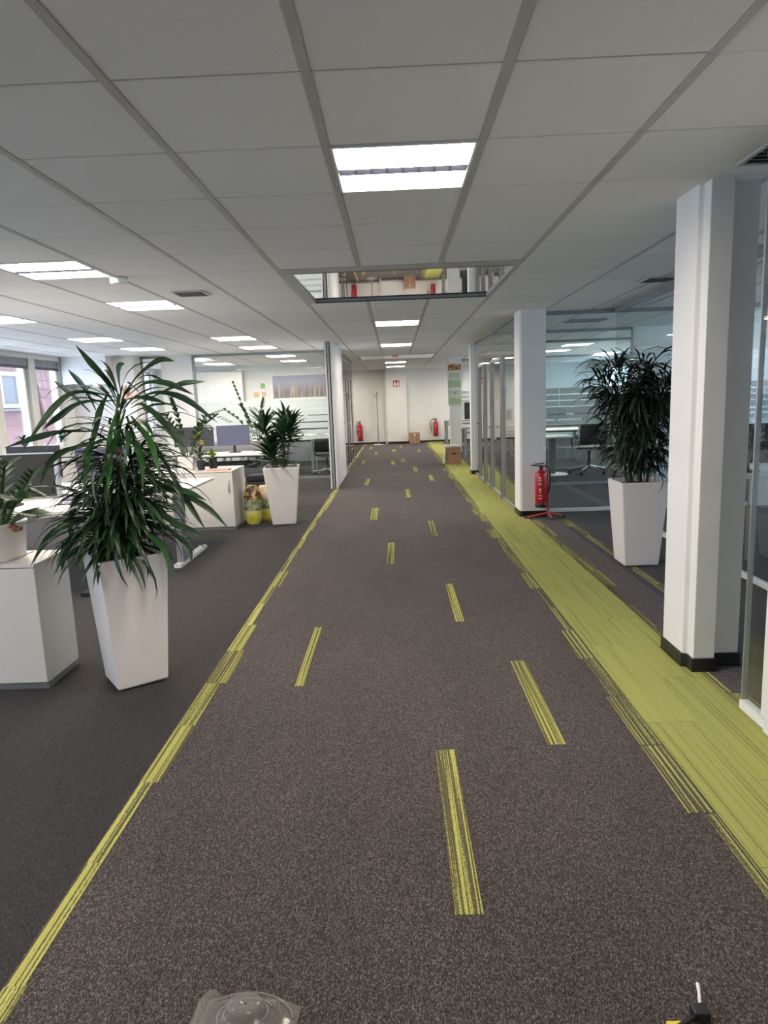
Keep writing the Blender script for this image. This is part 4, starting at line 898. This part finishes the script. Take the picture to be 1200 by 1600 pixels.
# glass room left
tb = desk('white desk inside the left glass room', -3.9, -1.75, 14.9, 15.7, .74, 'frame', mleg='alu')
desk('rear white desk inside the left glass room', -3.9, -1.4, 16.6, 17.4, .74, 'frame', mleg='alu')
monitor('dark monitor on the rear desk of the glass room, left one', -2.55, 16.9, .741, .6, .36); monitor('dark monitor on the rear desk of the glass room, right one', -1.85, 16.9, .741, .6, .36)
monitor('dark monitor on the front desk of the glass room', -2.1, 15.45, .741, .55, .33)
eames_chair('black mesh chair inside the left glass room beside the sliding panel', -1.46, 14.35, 0)
tag(MB().box(-3.9, -1.2, 18.0, 18.29, 0, 1.0).build('sideboard', 'steel', bevel=.004), 'low grey sideboard below the reed picture', 'cabinet')
mu = thing('mural_print', 'wide framed photo print of reeds on the glass room rear wall', 'picture', (-2.45, 18.28, 1.66))
MB().box(-3.25, -1.42, 18.265, 18.298, 1.62, 2.27).build('frame', 'whitegloss', mu); MB().box(-3.2, -1.46, 18.26, 18.264, 1.665, 2.245).build('print', 'mural', mu)
for nm, m, x, z, w_, h, lb in (('poster', 'greenprint', -3.47, 1.9, .15, .2, 'small green poster left of the reed picture'), ('poster', 'orange', -3.66, 1.68, .16, .2, 'small orange poster beneath the green one'), ('poster', 'pink', -3.45, 1.68, .14, .2, 'small red and white poster beside the orange one')):
    r = thing(nm, lb, 'poster', (x, 18.29, z), 'small posters'); MB().box(x-w_/2, x+w_/2, 18.29, 18.298, z, z+h).build('sheet', 'paper', r); MB().box(x-w_/2+.015, x+w_/2-.015, 18.287, 18.289, z+.03, z+h-.03).build('printed_area', m, r)
tag(MB().box(-5.5, -3.97, 18.1, 18.28, 0, 2.4).build('tall_cupboard', 'white', bevel=.004), 'tall cream cupboard at the back of the left glass room', 'cupboard')

# right side
desk('white desk in the office behind the near pillar', 3.04, 4.9, 5.95, 6.75, .76, 'frame', True)
monitor('black monitor on the desk behind the near pillar', 3.22, 6.25, .761, .42, .36, lift=.08)
tr = thing('round_table', 'pedestal table with a round white foot in the deep right office', 'table', (2.95, 13.0, 0))
MB().box(2.35, 3.28, 12.65, 13.3, .71, .74).build('table_top', 'white', tr, bevel=.003); MB().box(2.9, 3.02, 12.94, 13.06, .02, .71).build('pedestal', 'steel', tr); MB().lathe([(.3, 0.001), (.29, .018), (.06, .024)], (2.96, 13.0, 0), 28).build('foot_plate', 'whitegloss', tr)
eames_chair('black mesh chair seen through the right glass front', 3.66, 12.98, 0, sc=1.13)
desk('white desk beyond the third glass front, left one', 3.1, 4.2, 15.0, 15.8, .74); desk('white desk beyond the third glass front, right one', 4.4, 6.2, 15.6, 16.4, .74)
desk('rear white desk in the deep right office', 2.6, 6.0, 17.6, 18.4, .74)
for k in range(5): monitor('dark monitor in the deep right office, number %s from the left' % ('one', 'two', 'three', 'four', 'five')[k], 2.8+k*.7, 17.9, .741, .5, .3)
tag(MB().box(4.25, 5.1, 13.0, 13.4, .0, .62).build('pedestal_cabinet', 'whitegloss', bevel=.004), 'bluish white low cabinet right of the mesh chair', 'cabinet')
tag(MB().box(2.3, 2.6, 12.2, 12.55, .0, .62).build('waste_bin', 'dark', bevel=.02), 'dark bin behind the red extinguisher seen through glass', 'bin')
# tables by the far right
def frame_table(label, x0, x1, y0, y1, m='steel'):
    r = thing('high_table', label, 'table', ((x0+x1)/2, (y0+y1)/2, 0), 'grey framed tables'); MB().box(x0, x1, y0, y1, .72, .76).build('table_top', m, r)
    for x, y_ in ((x0, y0), (x1-.06, y0), (x0, y1-.06), (x1-.06, y1-.06)): MB().box(x, x+.06, y_, y_+.06, 0, .72).build('leg', m, r)
    MB().box(x0+.06, x1-.06, y0+.01, y0+.04, .62, .68).build('rail', m, r); MB().box(x0+.01, x0+.04, y0+.06, y1-.06, .32, .37).build('side_rail', m, r)
    return r
frame_table('grey framed table against the end wall', 1.68, 3.0, 22.6, 23.4); frame_table('dark framed table behind the open carton', 1.70, 3.0, 16.9, 17.6, 'steel'); frame_table('grey framed table nearest the slim white post', 1.72, 3.0, 15.1, 15.8, 'steel')
monitor('black monitor above the framed tables on the right', 2.05, 17.3, .761, .6, .42, lift=.2)

# fire extinguishers
def extinguisher(label, x, y, z0, stand=False, s=1.0, hose=1, wallmount=False):
    r = thing('fire_extinguisher', label, 'extinguisher', (x, y, z0), 'red fire extinguishers'); R_ = .078*s
    MB().lathe([(R_*.9, .03), (R_, .05), (R_, .44*s), (R_*.85, .475*s), (R_*.45, .50*s), (R_*.32, .505*s)], (x, y, z0), 24).build('cylinder', 'red', r)
    MB().lathe([(R_*.98, 0), (R_*1.02, .005), (R_*1.02, .045), (R_*.98, .05)], (x, y, z0), 24).build('base_ring', 'black', r)
    MB().lathe([(.026, 0), (.026, .04), (.02, .055)], (x, y, z0+.505*s), 12).build('valve', 'black', r)
    MB().obox((x-.05, y, z0+.56*s), (.15, .022, .014), 0, 0, 0, .08).obox((x-.02, y, z0+.585*s), (.12, .022, .012), 0, 0, 0, -.06).build('lever', 'black', r)
    MB().tube([(x+.02, y, z0+.54*s), (x+hose*.06, y, z0+.56*s), (x+hose*.105, y-.01, z0+.50*s), (x+hose*.11, y-.01, z0+.35*s), (x+hose*.085, y-.02, z0+.18*s)], .011, 8).build('hose', 'black', r)
    mb = MB(); rows = [(.40, .02), (.385, .035), (.36, .04), (.33, .028), (.31, .04), (.25, .03), (.23, .035), (.205, .025), (.16, .045), (.12, .04)]
    for zz, wd in rows:
        a0 = -pi/2-.35; vs = []
        for k in range(4):
            a = a0+(k/3-.5)*wd/R_; vs += [(x+R_*1.004*cos(a), y+R_*1.004*sin(a), z0+zz*s), (x+R_*1.004*cos(a), y+R_*1.004*sin(a), z0+zz*s+.008)]
        mb.add(vs, [(2*k, 2*k+2, 2*k+3, 2*k+1) for k in range(3)])
    mb.build('printed_label', 'paper', r)
    if wallmount: MB().box(x-.03, x+.03, y+R_-.005, y+R_+.03, z0+.2, z0+.45).build('wall_bracket', 'steel', r)
    return r
extinguisher('red fire extinguisher on a floor stand before the white pillar', 1.775, 8.37, .15, s=.92)
sn = thing('extinguisher_stand', 'orange red tripod stand of the aisle extinguisher', 'stand', (1.86, 8.44, 0))
MB().tube([(1.875, 8.44, .05), (1.875, 8.44, .60), (1.84, 8.42, .62)], .014, 8).build('upright', 'redmetal', sn); MB().box(1.79, 1.875, 8.452, 8.466, .44, .46).build('cradle', 'redmetal', sn); MB().tube([(1.78, 8.37, .140), (1.875, 8.44, .134)], .01, 6).build('support_arm', 'redmetal', sn)
for q in ((1.60, 8.43), (2.08, 8.46), (1.90, 8.28)):
    MB().tube([(1.875, 8.44, .06), (q[0], q[1], .014)], .012, 8).build('leg', 'redmetal', sn); MB().lathe([(.02, 0), (.02, .022), (.012, .028)], (q[0], q[1], 0), 10).build('foot', 'black', sn)
extinguisher('red fire extinguisher on the end wall left of the coat stand', -1.225, 23.88, .13, s=1.15, hose=-1, wallmount=True)
extinguisher('red fire extinguisher on the end wall right of the pillar', 1.42, 23.88, .2, s=1.05, hose=-1.9, wallmount=True)
# coat stand
cs = thing('coat_stand', 'slim metal coat stand beside the end wall pillar', 'coat stand', (-.59, 23.55, 0))
MB().lathe([(.21, 0), (.21, .012), (.03, .03)], (-.59, 23.55, 0), 24).build('base_plate', 'chrome', cs); MB().tube([(-.59, 23.55, .02), (-.59, 23.55, 1.8)], .018, 10).build('pole', 'steel', cs)
for k in range(6):
    a = k*pi/3; MB().tube([(-.59, 23.55, 1.56+.1*(k % 2)), (-.59+.12*cos(a), 23.55+.12*sin(a), 1.6+.1*(k % 2)), (-.59+.15*cos(a), 23.55+.15*sin(a), 1.66+.1*(k % 2))], .008, 6).build('hook', 'steel', cs)
# extinguisher sign on the pillar
sg = thing('safety_sign', 'square red sign with white extinguisher symbol on the end wall pillar', 'sign', (.09, 23.59, 1.95))
MB().box(-.02, .19, 23.582, 23.592, 1.945, 2.155).build('plate', 'red', sg)
MB().box(0, .075, 23.579, 23.581, 1.965, 2.07).box(.015, .06, 23.579, 23.581, 2.075, 2.09).box(.02, .075, 23.579, 23.581, 2.10, 2.112).box(.03, .045, 23.579, 23.581, 2.09, 2.10).build('extinguisher_symbol', 'paper', sg)
MB().add([(.105, 23.580, 1.97), (.165, 23.580, 1.97), (.175, 23.580, 2.03), (.15, 23.580, 2.10), (.138, 23.580, 2.13), (.125, 23.580, 2.08), (.10, 23.580, 2.03)], [(0, 1, 2, 3, 4, 5, 6)]).build('flame_symbol', 'paper', sg)
# calendar
cl = thing('wall_calendar', 'tall pale green four month wall calendar on the right pillar', 'calendar', (1.6, 18.18, 1.3))
MB().box(1.42, 1.77, 18.178, 18.188, 1.30, 2.38).build('backing', 'palegreen', cl); MB().box(1.43, 1.76, 18.173, 18.177, 2.22, 2.37).build('fruit_photo', 'foodprint', cl)
for k in range(4):
    z = 1.33+k*.222; MB().box(1.435, 1.755, 18.170, 18.174, z, z+.2).build('month_sheet', 'paper' if k % 2 else 'palegreen', cl)
    mb = MB()
    for c_ in range(10): mb.box(1.45+c_*.03, 1.465+c_*.03, 18.168, 18.1695, z+.02, z+.16)
    mb.build('date_print', 'greenprint', cl)
MB().box(1.58, 1.61, 18.167, 18.169, 1.62, 1.65).build('date_marker', 'black', cl)
# cartons
def carton(label, x0, x1, y0, y1, h, hole=True, tape=False, open_=False):
    r = thing('cardboard_box', label, 'box', ((x0+x1)/2, (y0+y1)/2, 0), 'cardboard boxes'); xm = (x0+x1)/2
    MB().box(x0, x1, y0, y1, .001, h).build('body', 'board', r, bevel=.003)
    if hole: MB().box(xm-.05, xm+.05, y0-.0015, y0-.0005, h*.62, h*.62+.03).build('hand_hole', 'black', r)
    if tape: MB().box(xm-.02, xm+.02, y0-.0015, y0-.0005, h*.3, h).build('packing_tape', 'tape', r); MB().box(xm-.04, xm+.04, y0-.003, y0-.0016, h*.82, h*.9).build('white_sticker', 'paper', r)
    MB().box(x0-.004, x1+.004, y0-.004, y1+.004, h+.001, h+.012).build('lid', 'board', r)
    return r
carton('cardboard box with hand hole on the lime carpet', 1.17, 1.50, 15.7, 16.1, .37)
carton('taped cardboard box beside the end wall pillar', .47, .83, 23.3, 23.62, .36, False, True)
tag(MB().obox((1.3, 15.95, .40), (.34, .3, .03), .2, 0).obox((1.27, 15.9, .425), (.28, .24, .012), -.3, 0).build('paper_stack', 'paper'), 'loose papers lying on the carton with the hand hole', 'papers')
tag(MB().obox((1.115, 15.9, .16), (.02, .3, .31), 0, 0, 0, .08).build('document_sleeve', 'paper'), 'white folder leaning on the left of the carton', 'folder')

# ---------------------------------------------------------------- foreground scraps on the carpet
bl = thing('blister_pack', 'crumpled clear plastic packaging at the bottom edge', 'packaging', (-.42, 1.46, 0))
mb = MB(); g = 12; vs = []; rg = random.Random(8)
for i in range(g+1):
    for j in range(g+1):
        u, v = i/g, j/g; x = -.555+.245*u+.02*v; yy = 1.36+.185*v*(1-.25*(u-.4)**2) - (.10*(u-.55)**2 if u > .55 else 0)
        vs.append((x, yy, .012+.028*max(0, 1-((u-.45)/.45)**2)*(max(0.0, sin(pi*v)))**.5+rg.uniform(-.002, .003)))
mb.add(vs, [(i*(g+1)+j, (i+1)*(g+1)+j, (i+1)*(g+1)+j+1, i*(g+1)+j+1) for i in range(g) for j in range(g)], 0, True); mb.build('sheet', 'plastic', bl)
mb = MB(); n = 24
prof = [(1.0, .035), (.98, .055), (.8, .065), (.5, .066), (.1, .060)]
vs = [(-.425+.052*r_*cos(2*pi*k/n), 1.475+.036*r_*sin(2*pi*k/n), z) for r_, z in prof for k in range(n)]
mb.add(vs, [(i*n+k, i*n+(k+1) % n, (i+1)*n+(k+1) % n, (i+1)*n+k) for i in range(4) for k in range(n)], 0, True); mb.build('oval_dome', 'plastic', bl)
mb = MB(); mb.tube([(-.43+.125*cos(a), 1.46+.085*sin(a), .016+.006*sin(a)) for a in [.15+.13*k for k in range(18)]], .0035, 6); mb.build('rolled_rim', 'plastic', bl)
MB().tube([(-.425+.056*cos(a/12*pi), 1.475+.040*sin(a/12*pi), .034) for a in range(25)], .0016, 5).build('dome_edge', 'steel', bl)
MB().tube([(-.425+.072*cos(a/12*pi), 1.470+.052*sin(a/12*pi), .030) for a in range(2, 17)], .0016, 5).build('sheet_crease', 'steel', bl)
mb = MB(); q = [(-.560+.055*u, 1.44+.018*sin(pi*u)+.05*u, .012+.03*sin(pi*(.15+.8*u))) for u in (0, .2, .4, .6, .8, 1)]
vs = [(x, y+d, z) for x, y, z in q for d in (-.06, .055)]; mb.add(vs, [(2*i, 2*i+2, 2*i+3, 2*i+1) for i in range(5)], 0, True); mb.build('folded_flap', 'plastic', bl)
pn = thing('cable_plug', 'black plug with a pale pin at the bottom right corner', 'plug', (.70, 1.46, 0))
MB().box(.685, .725, 1.45, 1.485, .002, .03).build('plug_body', 'black', pn, bevel=.004); MB().tube([(.712, 1.485, .02), (.722, 1.515, .028), (.727, 1.535, .034)], [.004, .004, .005], 8).build('pin', 'paper', pn)
MB().tube([(.69, 1.46, .012), (.6, 1.42, .008), (.5, 1.38, .008)], .006, 6).build('cable', 'black', pn)
tag(MB().box(.615, .65, 1.43, 1.452, .0025, .012).build('paper_tag', 'yellow', bevel=.001), 'small yellow tag at the bottom edge beside the black plug', 'tag')
